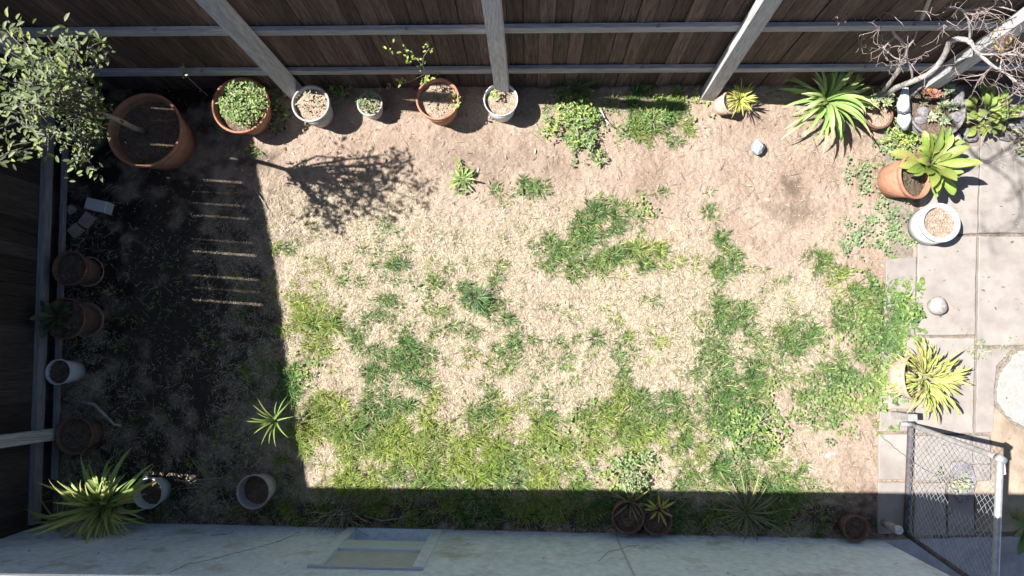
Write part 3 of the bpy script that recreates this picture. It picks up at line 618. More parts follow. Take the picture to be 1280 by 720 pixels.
# ------------------------------------------------------------------ pots
POTS = []
def pot(label, px, py, rpx, h, m, soil='soil', depth=.06, taper=.72, rimh=.05, rim=1.07, tilt=None, mats=None, name='plant_pot', cat='pot', group=None, wall=.014, wob=.004, z=0.0, saucer=False):
    R = rpx * mpp(h + z); c = G(px, py, h + z); root = thing(name, label, cat, (c.x, c.y, z), random.random() * 6, group)
    if tilt:   # (tilt angle, direction angle): tipped over; rim centre stays where the photo shows it
        root.rotation_mode = 'QUATERNION'; ax = Vector((-math.sin(tilt[1]), math.cos(tilt[1]), 0)); q = Matrix.Rotation(tilt[0], 3, ax).to_quaternion(); root.rotation_quaternion = q
        off = q @ Vector((0, 0, h)); root.location = Vector((c.x, c.y, c.z)) - off
    rb = R * taper; Ri = R / rim
    b = MB(); prof = [(rb * .9, 0), (rb, .004), (rb + (Ri - rb) * (h - rimh) / h, h - rimh)]
    prof2 = [(Ri - wall, h - .012), (Ri - wall, h - rimh), (rb - wall, .02)]
    lathe(b, prof + [(Ri - wall, h - rimh + .001)] + prof2[1:], 44, wob, True); b.obj('body', M[m], root, True)
    r_ = MB(); lathe(r_, [(Ri - wall * .9, h - rimh + .002), (Ri, h - rimh + .003), (R * .985, h - rimh + .006), (R, h - .012), (R * .99, h - .003), (R - wall * .6, h), (R - wall * 1.3, h - .004), (Ri - wall * 1.05, h - rimh + .003)], 44, wob); r_.obj('rim', M[m], root, True)
    if soil:
        sh = h - depth; sr = min(R / rim - wall, rb + (Ri - rb) * sh / h - wall * .7) ; s_ = MB(); vs = [(0, 0, sh + .01)]; fs = []; K = 8; N = 30
        for i in range(1, K + 1):
            for k in range(N): a = 6.283 * k / N; rr = sr * i / K; vs.append((rr * math.cos(a), rr * math.sin(a), sh + random.uniform(-.008, .008) + .008 * (1 - i / K)))
        fs += [(0, 1 + k, 1 + (k + 1) % N) for k in range(N)]
        for i in range(K - 1):
            for k in range(N): k2 = (k + 1) % N; fs.append((1 + i * N + k, 1 + (i + 1) * N + k, 1 + (i + 1) * N + k2, 1 + i * N + k2))
        s_.add(vs, fs); s_.obj('soil', M[soil], root, True)
    if saucer:
        s_ = MB(); lathe(s_, [(rb * 1.22, .0), (rb * 1.32, .03), (rb * 1.27, .03), (rb * 1.15, .008), (.01, .008)], 36, .004, True); s_.obj('saucer', M['terra_pale'], root, True)
    return root, c, R
GRP = 'row of pots along the back fence'
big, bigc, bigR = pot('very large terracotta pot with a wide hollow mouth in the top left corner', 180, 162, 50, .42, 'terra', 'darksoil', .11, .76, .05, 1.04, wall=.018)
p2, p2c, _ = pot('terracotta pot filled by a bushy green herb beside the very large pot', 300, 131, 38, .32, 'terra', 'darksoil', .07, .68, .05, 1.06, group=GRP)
p3, p3c, _ = pot('pale grey pot of broken soil and seedlings at the foot of the left fence post', 388, 129, 25, .32, 'grey_pot', 'soil', .05, .70, .04, 1.05, group=GRP)
p4, p4c, _ = pot('smallest grey pot in the back row, packed with spent succulents', 462, 129, 17, .21, 'grey_pot', 'soil', .03, .7, .03, 1.05, group=GRP)
p5, p5c, _ = pot('terracotta pot with a spindly sapling in the middle of the back row', 547, 123, 28.5, .34, 'terra', 'soil', .06, .70, .05, 1.06, group=GRP)
p6, p6c, _ = pot('white bucket of pale soil at the foot of the centre fence post', 626, 124, 22.5, .30, 'white', 'soil', .05, .72, .03, 1.04, name='bucket', cat='bucket', group=GRP, wall=.008)
p7, p7c, _ = pot('bleached small clay pot tipped over with yellow grass spilling out', 914, 128, 15, .14, 'terra_pale', 'soil', .02, .75, .025, 1.05, tilt=(.6, .0), z=.05)
p8, p8c, _ = pot('brown clay pot of bare soil beside the bare tree stem', 1099, 143, 18.5, .14, 'terra_brown_shade', 'soil', .02, .85, .035, 1.06)
p9, p9c, _ = pot('orange clay pot leaning over under a broad-leaved yellow-green plant', 1146, 220, 29, .28, 'terra', 'darksoil', .05, .72, .045, 1.06, tilt=(.42, -.15), z=.03)
p10, p10c, _ = pot('thick white bucket of brown soil standing on the path slabs', 1176, 278, 25, .22, 'white', 'soil', .035, .98, .045, 1.05, name='bucket', cat='bucket', wall=.028, z=.03)
p11, p11c, _ = pot('bleached clay pot lying half over under a spiky plant on the path', 1142, 472, 27, .15, 'terra_pale', 'darksoil', .04, .75, .045, 1.06, tilt=(.7, .0), z=.05)
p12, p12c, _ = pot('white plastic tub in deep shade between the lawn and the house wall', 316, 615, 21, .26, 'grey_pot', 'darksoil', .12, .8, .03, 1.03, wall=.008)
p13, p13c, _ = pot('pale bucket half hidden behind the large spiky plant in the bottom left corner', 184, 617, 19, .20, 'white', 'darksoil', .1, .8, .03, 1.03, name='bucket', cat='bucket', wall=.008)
p14, p14c, _ = pot('clay pot with a few weeds, left of the touching pair by the house wall', 785, 647, 20, .2, 'terra_brown_shade', 'darksoil', .08, .8, .02, 1.03)
p15, p15c, _ = pot('clay pot with a yellow-leaved weed, right of the touching pair by the wall', 822, 651, 18.5, .18, 'terra_brown_shade', 'darksoil', .07, .8, .02, 1.03)
p16, p16c, _ = pot('lone small red clay pot by the house wall near the path', 1071, 661, 16, .18, 'terra_brown_shade', 'darksoil', .06, .75, .03, 1.07)
p17, p17c, _ = pot('shaded clay pot on a saucer, upper one of two at the left fence', 86, 335, 23, .30, 'terra_brown_shade', 'darksoil', .05, .68, .05, 1.06, saucer=True)
p18, p18c, _ = pot('shaded clay pot with dark leaves, lower of two on saucers at the left fence', 80, 398, 27, .33, 'terra_brown_shade', 'darksoil', .04, .66, .05, 1.06, saucer=True)
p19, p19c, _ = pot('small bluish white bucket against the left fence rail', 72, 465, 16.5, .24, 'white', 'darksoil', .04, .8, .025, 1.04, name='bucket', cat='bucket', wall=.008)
p20, p20c, _ = pot('dim clay pot by the left fence post, almost lost in shadow', 92, 545, 24, .24, 'terra_brown_shade', 'darksoil', .05, .72, .04, 1.06)
p21, p21c, _ = pot('wide grey planter bowl crowded with succulents and stones below the slanting post', 1172, 137, 36, .26, 'darkstone', 'darksoil', .035, .7, .03, 1.05, name='planter_bowl', cat='planter')

def seedlings(root_label, c, h, R, n, size, cols, name='seedlings', cat='plant', sq=.25, hh=.05):
    root = thing(name, root_label, cat, (c.x, c.y, h))
    pts = [(R * math.sqrt(random.random()) * math.cos(a), R * math.sqrt(random.random()) * math.sin(a), random.random() * hh) for a in [random.random() * 6.283 for _ in range(n)]]
    small_leaves('foliage', pts, size, cols, root, .8); return root
GREEN = [(.16, .27, .08), (.24, .36, .11), (.10, .19, .06), (.32, .40, .14)]
YG = [(.42, .48, .12), (.34, .42, .12), (.5, .5, .18), (.25, .34, .09)]
PALE = [(.38, .42, .28), (.30, .36, .22), (.45, .44, .3), (.24, .29, .16)]
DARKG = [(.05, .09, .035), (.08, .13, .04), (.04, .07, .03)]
DRYC = [(.42, .34, .22), (.3, .24, .15), (.5, .43, .3)]
# bushy herb in pot 2
def herb():
    root = thing('herb_bush', 'bushy green herb with small pale leaves growing out of the second clay pot', 'plant', (p2c.x + .05, p2c.y - .0, .30))
    pts = ball(900, .22, (0, 0, .07), (1, .95, .5), .6); small_leaves('foliage', pts, .030, GREEN + [(.36, .42, .2)], root)
    st = MB()
    for i in range(22):
        a = random.random() * 6.28; r = random.uniform(.05, .2); tube(st, [(0, 0, -.02), (r * .5 * math.cos(a), r * .5 * math.sin(a), .08), (r * math.cos(a), r * math.sin(a), random.uniform(.05, .17))], [.004, .003, .002], 4)
    st.obj('stems', M['twig'], root)
herb()
def climber(c, h):   # thin stalk plant left of it
    root = thing('dry_stalk', 'dry stalk with a papery head leaning at the left rim of the herb pot', 'plant', (G(266, 122).x, G(266, 122).y, .0))
    m_ = MB(); tube(m_, [(.05, -.06, .2), (.02, -.03, .34), (0, 0, .5), (-.02, .05, .6)], [.004, .004, .003, .003], 4); m_.obj('stem', M['twig'], root)
    small_leaves('foliage', [(.0 + random.uniform(-.03, .03), .0 + random.uniform(-.04, .06), random.uniform(.45, .62)) for _ in range(14)], .035, PALE + [(.5, .42, .34)], root)
climber(None, 0)
seedlings('flat sage-green succulent sprigs scattered on the soil of the pale grey pot', p3c, .31, .12, 60, .026, PALE + [(.35, .27, .2)])
seedlings('tight cushion of pale succulent leaves in the smallest grey pot', p4c, .22, .10, 170, .028, PALE + GREEN[:1], name='succulent', hh=.04)
seedlings('dead grass clippings and leaves on the soil of the sapling pot', p5c, .285, .13, 90, .022, DRYC + PALE[:2], hh=.02)
seedlings('single pale green seedling left of centre in the white bucket', G(618, 119, .33), .33, .03, 22, .034, [(.4, .5, .18), (.3, .42, .14)], hh=.03)
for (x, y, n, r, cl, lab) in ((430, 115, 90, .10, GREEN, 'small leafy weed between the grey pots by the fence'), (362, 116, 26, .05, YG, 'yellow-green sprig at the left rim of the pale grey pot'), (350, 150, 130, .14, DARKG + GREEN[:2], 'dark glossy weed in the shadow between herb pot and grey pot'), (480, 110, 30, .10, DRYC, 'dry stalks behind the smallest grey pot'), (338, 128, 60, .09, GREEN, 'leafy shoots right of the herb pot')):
    g = G(x, y); seedlings(lab, g, .03, r, n, .036, cl, name='weed', cat='weed', hh=.10)
# sapling in pot 5
def sapling():
    b = G(535, 101, .30); root = thing('sapling', 'spindly sapling with few yellow-green leaves reaching over the fence rail', 'plant', (b.x, b.y, .28)); o = Vector((b.x, b.y, .28))
    w = lambda x, y, h: G(x, y, h) - o
    m_ = MB(); tube(m_, [(0, 0, 0), w(533, 92, .5), w(528, 82, .72), w(530, 70, .9), w(537, 60, 1.05)], [.006, .005, .004, .003, .002], 5)
    tube(m_, [w(528, 82, .72), w(520, 72, .86), w(510, 66, 1.0), w(505, 55, 1.1)], [.004, .003, .002, .002], 5); tube(m_, [w(533, 92, .5), w(512, 102, .62), w(502, 104, .66)], [.003, .002, .002], 4); m_.obj('stem', M['twig'], root)
    pts = []
    for (x, y, h, k) in ((505, 62, 1.05, 5), (512, 70, 1.0, 5), (520, 74, .9, 5), (537, 60, 1.05, 7), (486, 64, 1.0, 4), (493, 50, 1.1, 3), (500, 103, .66, 6), (505, 99, .7, 3), (528, 82, .75, 4), (535, 97, .5, 12), (530, 102, .45, 10), (545, 92, .45, 6), (570, 122, .38, 8), (572, 132, .36, 8), (530, 55, 1.1, 3), (511, 77, .9, 4)):
        for _ in range(k): v = w(x + random.uniform(-4, 4), y + random.uniform(-4, 4), h + random.uniform(-.03, .03)); pts.append(tuple(v))
    small_leaves('foliage', pts, .036, YG + GREEN[:2], root)
sapling()

# ------------------------------------------------------------------ strap-leaved plants
def strap_plant(label, px, py, h, n, L, W, els, bends, col, name='strap_leaved_plant', prof='strap', angs=None, sc=(.7, 1.1), tilt=.15, m_=None, tip=None, spread=.04, seg=8, rot=None, base=True, z=(0, .05)):
    c = G(px, py, h); root = thing(name, label, 'plant', (c.x, c.y, h), rot=rot)
    ms = []
    for i in range(7):
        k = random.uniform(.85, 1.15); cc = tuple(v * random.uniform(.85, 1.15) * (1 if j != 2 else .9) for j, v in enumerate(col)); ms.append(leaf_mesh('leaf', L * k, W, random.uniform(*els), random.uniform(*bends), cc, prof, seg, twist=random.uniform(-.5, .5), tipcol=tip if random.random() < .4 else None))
    whorl(root, n, ms, sc=sc, spread=spread, tilt=tilt, angs=angs, z=z)
    return root
strap_plant('large pale green clump of arching strap leaves beside the tipped clay pot', 1029, 128, .14, 70, .47, .034, (35, 80), (90, 165), (.30, .40, .15), sc=(.6, 1.1), tip=(.62, .6, .32), spread=.06, tilt=.25, seg=11)
strap_plant('small tuft of strap leaves right of the large pale green clump', 1058, 122, .12, 16, .24, .026, (30, 75), (50, 100), (.38, .46, .17), sc=(.7, 1.1))
strap_plant('large spiky plant with sunlit upper leaves in the bottom left corner', 132, 632, .36, 100, .44, .052, (12, 85), (30, 125), (.36, .45, .15), name='spiky_plant', prof='spear', sc=(.5, 1.12), tip=(.42, .34, .2), spread=.13, seg=9, tilt=.4)
strap_plant('small spiky rosette at the left of the large bottom left plant', 78, 650, .26, 14, .26, .028, (20, 75), (20, 70), (.36, .42, .14), name='spiky_plant', prof='spear')
strap_plant('lone sunlit rosette of narrow leaves at the edge of the left shadow', 343, 526, .24, 17, .27, .024, (10, 65), (30, 100), (.22, .31, .09), prof='spear', sc=(.7, 1.1), angs=[2.4, 2.6, 2.9, 3.1, 3.3, 3.55, 3.9, 4.4, 4.7, 5.0, 1.1, 1.3, .8, 2.0, 5.6, 3.0, .2])
strap_plant('dense spiky yellow-green plant spilling from the bleached clay pot on the path', 1156, 473, .19, 250, .19, .019, (5, 88), (60, 170), (.36, .43, .15), name='spiky_plant', sc=(.5, 1.15), tip=(.45, .35, .2), spread=.23, tilt=.45, z=(-.05, .08))
strap_plant('yellow grassy tuft spilling from the small tipped pot', 924, 125, .17, 90, .14, .011, (0, 75), (20, 80), (.52, .52, .14), name='grassy_tuft', sc=(.5, 1.1), spread=.06)
strap_plant('dark grassy clump in the shade at the foot of the house wall', 932, 640, .04, 60, .34, .012, (10, 70), (30, 90), (.22, .24, .13), name='grassy_tuft', sc=(.5, 1.1), spread=.06)
strap_plant('broad-leaved yellow-green plant growing out of the leaning orange pot', 1163, 206, .34, 38, .27, .085, (-5, 80), (10, 90), (.25, .31, .09), name='broad_leaved_plant', prof='leaf', sc=(.6, 1.1), spread=.09, tilt=.4)
strap_plant('leafy yellow-green rosette above the leaning orange pot', 1172, 182, .30, 12, .18, .06, (10, 70), (10, 50), (.26, .33, .10), name='broad_leaved_plant', prof='leaf', sc=(.6, 1.1))
strap_plant('rounded clump of broad green leaves right of the grey planter bowl', 1234, 140, .16, 60, .125, .068, (0, 75), (10, 70), (.27, .35, .11), name='broad_leaved_plant', prof='leaf', sc=(.6, 1.15), spread=.19, tilt=.4, z=(-.06, .06))
strap_plant('small weed with a flat star of leaves on bare soil below the back fence', 578, 224, .02, 18, .13, .022, (5, 50), (5, 50), (.22, .34, .10), name='weed', prof='leaf', sc=(.5, 1.1))
strap_plant('dark green tuft left of the middle of the lawn', 596, 372, .02, 60, .16, .008, (15, 70), (20, 80), (.13, .22, .11), name='grassy_tuft', sc=(.6, 1.1), spread=.06)
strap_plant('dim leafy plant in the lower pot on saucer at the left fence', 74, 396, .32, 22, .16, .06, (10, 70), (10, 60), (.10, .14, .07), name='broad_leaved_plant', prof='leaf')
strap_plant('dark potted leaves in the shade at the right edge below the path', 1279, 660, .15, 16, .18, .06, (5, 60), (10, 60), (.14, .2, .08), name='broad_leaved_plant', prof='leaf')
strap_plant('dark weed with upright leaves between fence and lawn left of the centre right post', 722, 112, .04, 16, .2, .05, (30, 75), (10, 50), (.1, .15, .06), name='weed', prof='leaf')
strap_plant('thin straggly weed in the shade beside the white tub', 272, 606, .04, 14, .34, .009, (20, 75), (20, 80), (.26, .28, .16), name='weed')
strap_plant('dim brown arching tangle at the left fence beyond the large spiky plant', 34, 632, .1, 26, .26, .016, (10, 70), (60, 160), (.16, .14, .08), name='dead_plant', sc=(.6, 1.1))
strap_plant('sparse weed growing over the left pot of the touching pair', 787, 628, .1, 12, .2, .014, (10, 60), (20, 80), (.24, .26, .16), name='weed')
strap_plant('yellow-green weed behind the right pot of the touching pair', 824, 636, .14, 12, .12, .02, (10, 60), (20, 80), (.38, .38, .12), name='weed')
# leafy clumps standing on the lawn
for (x, y, r, n, s_, cl, lab) in ((787, 592, .20, 420, .030, PALE + GREEN, 'pale leafy weed caught by sun just above the house shadow'), (722, 150, .26, 620, .034, GREEN + YG[:2], 'tall leafy weed clump by the back fence, right of the white bucket'), (724, 175, .18, 300, .034, GREEN + PALE[:2], 'lower lobe of leafy weeds below the back fence clump'),
        (815, 150, .24, 380, .022, GREEN[:2] + [(.2, .33, .12)], 'feathery green weed mound by the back fence, left of the third post'), (1126, 176, .22, 320, .034, YG + GREEN[:2], 'yellow-green leafy weeds above the leaning orange pot'), (942, 532, .22, 320, .036, GREEN + YG[1:2], 'leafy green weed clump in the lower right of the lawn'),
        (1132, 378, .15, 220, .038, GREEN, 'leafy weed reaching over the path towards the round stone'), (1195, 598, .14, 110, .03, PALE, 'grey leafy weed on the slab behind the wire gate'), (1104, 120, .15, 200, .034, PALE + GREEN[:1], 'pale succulents at the foot of the bare tree'), (1270, 175, .16, 90, .04, DRYC + PALE, 'dry leaves heaped at the top right of the path')):
    g = G(x, y, .04); root = thing('leafy_weed', lab, 'weed', (g.x, g.y, .03))
    subs = [(random.gauss(0, r * .42), random.gauss(0, r * .42), random.uniform(.02, .08), r * random.uniform(.28, .6)) for _ in range(7)]
    small_leaves('foliage', [p for q in subs for p in ball(n // 7, q[3], q[:3], (1, 1, .5), .3)], s_, cl, root)
    st = MB()
    for i in range(8): a = random.random() * 6.28; rr = r * random.uniform(.3, .9); tube(st, [(0, 0, -.02), (rr * .5 * math.cos(a), rr * .5 * math.sin(a), .06), (rr * math.cos(a), rr * math.sin(a), .08)], [.004, .003, .002], 4)
    st.obj('stems', M['twig'], root)
# succulents in the bowl
def rosette(label, px, py, h, R, n, col, name='succulent'):
    c = G(px, py, h); root = thing(name, label, 'succulent', (c.x, c.y, h)); mb_ = MB()
    for i in range(n):
        a = i * 2.39996; t = (i + 1) / n; L = R * (.35 + .65 * t); e = math.radians(75 - 65 * t); w_ = L * .42
        d = Vector((math.cos(a) * math.cos(e), math.sin(a) * math.cos(e), math.sin(e))); s_ = Vector((-math.sin(a), math.cos(a), 0)); u = d.cross(s_) * -1
        k = random.uniform(.8, 1.2); cc = tuple(v * k for v in col) + (1,)
        vs = [Vector((0, 0, 0)), d * L * .55 + s_ * w_ * .5, d * L, d * L * .55 - s_ * w_ * .5, d * L * .5 + u * w_ * -.28, d * L * .5 + u * w_ * .15]
        mb_.add(vs, [(0, 1, 5), (1, 2, 5), (2, 3, 5), (3, 0, 5), (1, 0, 4), (2, 1, 4), (3, 2, 4), (0, 3, 4)], cc)
    mb_.obj('leaves', M['leafc'], root); return root
for (x, y, R, col, lab) in ((1163, 108, .075, (.45, .27, .10), 'rust-orange succulent at the top of the grey planter bowl'), (1174, 104, .07, (.46, .34, .10), 'amber succulent beside the rust-orange one'), (1168, 119, .08, (.50, .24, .18), 'pink-red succulent in the grey planter bowl'), (1158, 114, .06, (.42, .22, .12), 'dark red succulent left of the pink one'),
        (1186, 112, .09, (.34, .40, .26), 'grey-green rosette at the upper right of the planter bowl'), (1178, 130, .08, (.40, .45, .28), 'pale green rosette near the middle of the planter bowl'), (1164, 147, .07, (.48, .50, .34), 'cream-green rosette at the lower left of the planter bowl'), (1180, 150, .08, (.40, .46, .3), 'grey-green rosette at the bottom of the planter bowl'),
        (1190, 133, .07, (.34, .40, .27), 'small sage rosette at the right of the planter bowl'), (1172, 139, .06, (.42, .44, .22), 'olive rosette in the planter bowl'), (1154, 128, .06, (.24, .22, .15), 'brown wilted rosette in the planter bowl'), (1108, 128, .07, (.40, .46, .24), 'pale green rosette above the brown clay pot'), (1090, 130, .07, (.36, .42, .2), 'yellow-green rosette left above the brown clay pot'), (1098, 122, .07, (.36, .40, .28), 'sage rosette behind the brown clay pot')):
    rosette(lab, x, y, .26, R, 22, col)
# ------------------------------------------------------------------ stones and odds
def rock(label, px, py, r, sc=(1, 1, .7), m='stone', name='stone', z=None, seed=0, h=0.0, rz=0, smooth=True, cat='stone'):
    g = G(px, py, h); mb_ = MB(); n1, n2 = 10, 14; rs = random.Random(seed + px); ph = [rs.random() * 6 for _ in range(6)]; vs = []; fs = []
    if not smooth: n1, n2 = 5, 7
    for i in range(n1 + 1):
        th = math.pi * i / n1
        for k in range(n2):
            a = 6.283 * k / n2; q = 1 + (0 if smooth or i in (0, n1) else rs.uniform(-.16, .16)) + .09 * math.sin(2 * a + ph[0]) + .07 * math.sin(3 * th + ph[1]) + .05 * math.sin(3 * a + 2 * th + ph[2])
            vs.append((r * q * sc[0] * math.sin(th) * math.cos(a), r * q * sc[1] * math.sin(th) * math.sin(a), r * q * sc[2] * math.cos(th)))
    for i in range(n1):
        for k in range(n2): k2 = (k + 1) % n2; fs.append((i * n2 + k, (i + 1) * n2 + k, (i + 1) * n2 + k2, i * n2 + k2))
    mb_.add(vs, fs); o = mb_.obj(name, M[m], None, smooth); o.location = (g.x, g.y, h + r * sc[2] * .75); o.rotation_euler = (0, 0, rz); tag(o, label, cat); return o
rock('smooth round white stone on the path slabs', 1167, 383, .085, (1.05, .95, .8), h=.03)
rock('pale upright stone beside the leaning orange pot', 1188, 178, .07, (.75, 1, 1.1), 'stone', h=.03)
rock('jagged blue-grey stone standing alone on bare soil', 945, 187, .075, (.7, 1, .9), 'bluestone', smooth=False)
for (x, y, r, sc, lab) in ((1197, 120, .075, (.8, 1.3, .4), 'tall grey stone at the right of the planter bowl'), (1196, 147, .06, (1, .9, .4), 'grey stone at the lower right rim of the planter bowl'), (1150, 151, .055, (1.1, .8, .4), 'grey stone at the lower left rim of the planter bowl'), (1152, 140, .05, (1, 1, .6), 'small grey stone inside the left of the planter bowl')):
    rock(lab, x, y, r, sc, 'darkstone', h=.22, smooth=False)
for (x, y, r, lab) in ((1212, 172, .06, 'grey stone below the broad-leaved clump'), (1205, 165, .05, 'small grey stone between planter bowl and leafy clump'), (1268, 158, .09, 'grey stone at the right edge below the fence'), (1258, 172, .07, 'darker stone beside the one at the right edge'), (1150, 172, .05, 'grey stone just below the planter bowl')):
    rock(lab, x, y, r, (1.2, .8, .5), 'darkstone', smooth=False, h=.02)
for (x, y, r, lab) in ((1038, 568, .06, 'pale flat stone on bare soil near the path'), (1015, 585, .035, 'small pale pebble left of the flat stone'), (470, 508, .018, 'tiny white pebble in the left of the lawn'), (703, 516, .018, 'tiny pinkish pebble in the lower middle of the lawn'), (668, 510, .014, 'tiny white chip in the lower middle of the lawn'), (1012, 167, .05, 'flat pale stone under the strap-leaved clump'), (860, 168, .02, 'small pebble right of the feathery mound'), (664, 538, .02, 'pale pebble in the grass at the lower middle')):
    rock(lab, x, y, r * .8, (1.4, .8, .3), 'stone', h=-.008)
# white block and bricks at the left fence
def block(label, px, py, s, rz, m, name='brick', z=0.0, cat='brick', h=None):
    g = G(px, py, z + s[2]); mb_ = MB(); box(mb_, (0, 0, s[2] / 2), s, 0, bev=.006); o = mb_.obj(name, M[m]); o.location = (g.x, g.y, z); o.rotation_euler = (0, 0, rz); tag(o, label, cat); return o
block('bluish white block lying on the soil near the left fence', 119, 256, (.20, .105, .12), -.22, 'white', 'block', cat='block')
block('grey brick leaning end-on below the white block', 106, 274, (.13, .09, .07), .95, 'brick'); block('darker brick below the grey brick near the left fence', 92, 287, (.11, .09, .07), .75, 'brick')
rock('rough grey stone against the left fence rail', 77, 263, .05, (1, 1, .6), 'darkstone', smooth=False); rock('paler rough stone beside the one at the left rail', 91, 262, .05, (1, 1, .6), 'stone', smooth=False)
# pale painted stake at the far right post
def stake():
    b = G(1137, 155, .0); root = thing('garden_ornament', 'pale blue-white painted wooden marker tied with dark cord below the bare tree', 'ornament', (b.x, b.y, 0)); o = Vector((b.x, b.y, 0))
    m_ = MB(); tube(m_, [G(1131, 162, .22) - o, G(1130, 150, .26) - o, G(1130, 141, .28) - o], [.025, .06, .045], 10); m_.obj('lower_panel', M['palewood'], root, True)
    m_ = MB(); tube(m_, [G(1130, 140, .28) - o, G(1129, 130, .32) - o, G(1132, 109, .38) - o], [.05, .052, .022], 10); m_.obj('upper_panel', M['palewood'], root, True)
    m_ = MB(); tube(m_, [G(1122, 139, .33) - o, G(1130, 141, .36) - o, G(1138, 139, .33) - o], .008, 6); m_.obj('cord', M['dark'], root)
    m_ = MB(); box(m_, G(1131, 150, .1) - o, (.04, .04, .22)); m_.obj('foot', M['palewood'], root)
stake()

# ------------------------------------------------------------------ bare tree (right)
def tree_bare():
    b = G(1096, 118, .1); o = Vector((b.x, b.y, 0)); root = thing('bare_tree', 'leafless pale crooked tree with tangled twigs in front of the right end of the fence', 'tree', o)
    P = lambda x, y, h: G(x, y, h) - o
    def smooth(pts, k=4):
        out = []
        for i in range(len(pts) - 1):
            p0 = pts[max(i - 1, 0)]; p1 = pts[i]; p2 = pts[i + 1]; p3 = pts[min(i + 2, len(pts) - 1)]
            for j in range(k):
                t = j / k; out.append(.5 * ((2 * p1) + (p2 - p0) * t + (2 * p0 - 5 * p1 + 4 * p2 - p3) * t * t + (-p0 + 3 * p1 - 3 * p2 + p3) * t ** 3))
        out.append(pts[-1]); return out
    def limb(pts, r0, r1, name='branch', m='bark', seg=8):
        q = smooth([P(*p) for p in pts]); n = len(q); m_ = MB(); tube(m_, q, [r0 + (r1 - r0) * i / (n - 1) + random.uniform(-.0015, .0015) for i in range(n)], seg); m_.obj(name, M[m], root, True); return q
    T = limb([(1092, 121, .05), (1108, 116, .25), (1122, 109, .45), (1140, 102, .62), (1160, 93, .78), (1172, 82, .88), (1182, 66, 1.0), (1187, 53, 1.1), (1196, 49, 1.16), (1208, 50, 1.2), (1214, 54, 1.22)], .027, .018, 'trunk')
    A = limb([(1104, 113, .3), (1112, 104, .45), (1120, 92, .6), (1127, 80, .72), (1132, 72, .8)], .018, .014)
    B = limb([(1132, 72, .8), (1133, 62, .9), (1128, 52, 1.0), (1120, 45, 1.08), (1113, 33, 1.15), (1105, 22, 1.22), (1098, 17, 1.28)], .013, .007)
    D = limb([(1140, 102, .62), (1140, 92, .72), (1137, 80, .8), (1132, 72, .88), (1136, 58, 1.0), (1143, 48, 1.05), (1148, 32, 1.12)], .009, .006)
    E = limb([(1214, 54, 1.22), (1220, 63, 1.22), (1230, 73, 1.2), (1242, 83, 1.2), (1258, 92, 1.2), (1270, 102, 1.2), (1284, 112, 1.2)], .015, .007)
    Fq = limb([(1212, 50, 1.22), (1212, 35, 1.3), (1208, 20, 1.38), (1200, 12, 1.42), (1185, 9, 1.46)], .009, .005)
    Gq = limb([(1224, 68, 1.2), (1240, 68, 1.28), (1260, 68, 1.3), (1282, 70, 1.34)], .008, .004)
    Hq = limb([(1148, 32, 1.12), (1158, 24, 1.2), (1172, 14, 1.3), (1185, 6, 1.35), (1200, -6, 1.4)], .007, .004)
    I = limb([(1120, 45, 1.08), (1112, 52, 1.02), (1104, 60, 1.0), (1098, 58, 1.02)], .005, .003)
    J = limb([(1132, 76, .8), (1118, 72, .85), (1108, 62, .9), (1100, 52, .95)], .006, .003)
    K = limb([(1098, 17, 1.28), (1085, 15, 1.3), (1072, 10, 1.33), (1062, 4, 1.36)], .006, .003)
    Lq = limb([(1200, 12, 1.42), (1220, 12, 1.45), (1245, 8, 1.5), (1270, 14, 1.5)], .006, .003)
    Mq = limb([(1250, 88, 1.2), (1254, 70, 1.25), (1270, 62, 1.3), (1284, 50, 1.35)], .006, .003)
    def high(shadow, h, r0, r1):     # upper crown, above the frame; throws the soft branch shadows on the path
        q = smooth([G(x, y) - Vector((SX * (h + dz), SY * (h + dz), 0)) + Vector((0, 0, h + dz)) - o for x, y, dz in shadow]); m_ = MB(); tube(m_, q, [r0 + (r1 - r0) * i / (len(q) - 1) for i in range(len(q))], 7); m_.obj('branch', M['bark'], root, True); return q
    U0 = limb([(1148, 32, 1.12), (1165, -10, 1.7), (1180, -80, 2.5)], .016, .014)
    U1 = high([(1180, 150, -.6), (1205, 178, -.2), (1228, 203, 0), (1262, 186, .1), (1300, 165, .2)], 4.4, .016, .012)
    m_ = MB(); tube(m_, [U0[-1], U0[-1].lerp(U1[0], .5) + Vector((.05, 0, .1)), U1[0]], [.016, .016, .016], 7); m_.obj('branch', M['bark'], root, True)
    U2 = high([(1262, 186, .1), (1272, 202, .1), (1300, 215, .1)], 4.4, .011, .008); U3 = high([(1228, 203, 0), (1262, 225, 0), (1276, 255, .0), (1270, 282, 0), (1248, 294, 0), (1226, 290, 0)], 4.4, .008, .004)
    U4 = high([(1272, 202, .1), (1276, 225, .1), (1280, 262, .1), (1292, 300, .1)], 4.4, .006, .004); U5 = high([(1250, 192, .1), (1246, 170, .2), (1256, 150, .2)], 4.4, .007, .004)
    tw = MB()
    def twig(p, d, L, r, depth):
        pts = [p.copy()]; n = max(3, int(L / .025)); d = d.normalized(); curl = Vector((random.gauss(0, 1), random.gauss(0, 1), random.gauss(0, .6))) * .22
        for i in range(n):
            d = (d + curl + Vector((random.gauss(0, 1), random.gauss(0, 1), random.gauss(0, .7))) * .2).normalized(); pts.append(pts[-1] + d * L / n)
            if 1.6 < pts[-1].z + o.z < 2.2: d.z -= .3
            if depth > 0 and random.random() < .36: twig(pts[-1], (d + Vector((random.gauss(0, 1), random.gauss(0, 1), random.gauss(0, .6))) * .9), L * random.uniform(.35, .7), r * .7, depth - 1)
        tube(tw, pts, [r * (1 - .6 * i / n) for i in range(n + 1)], 4)
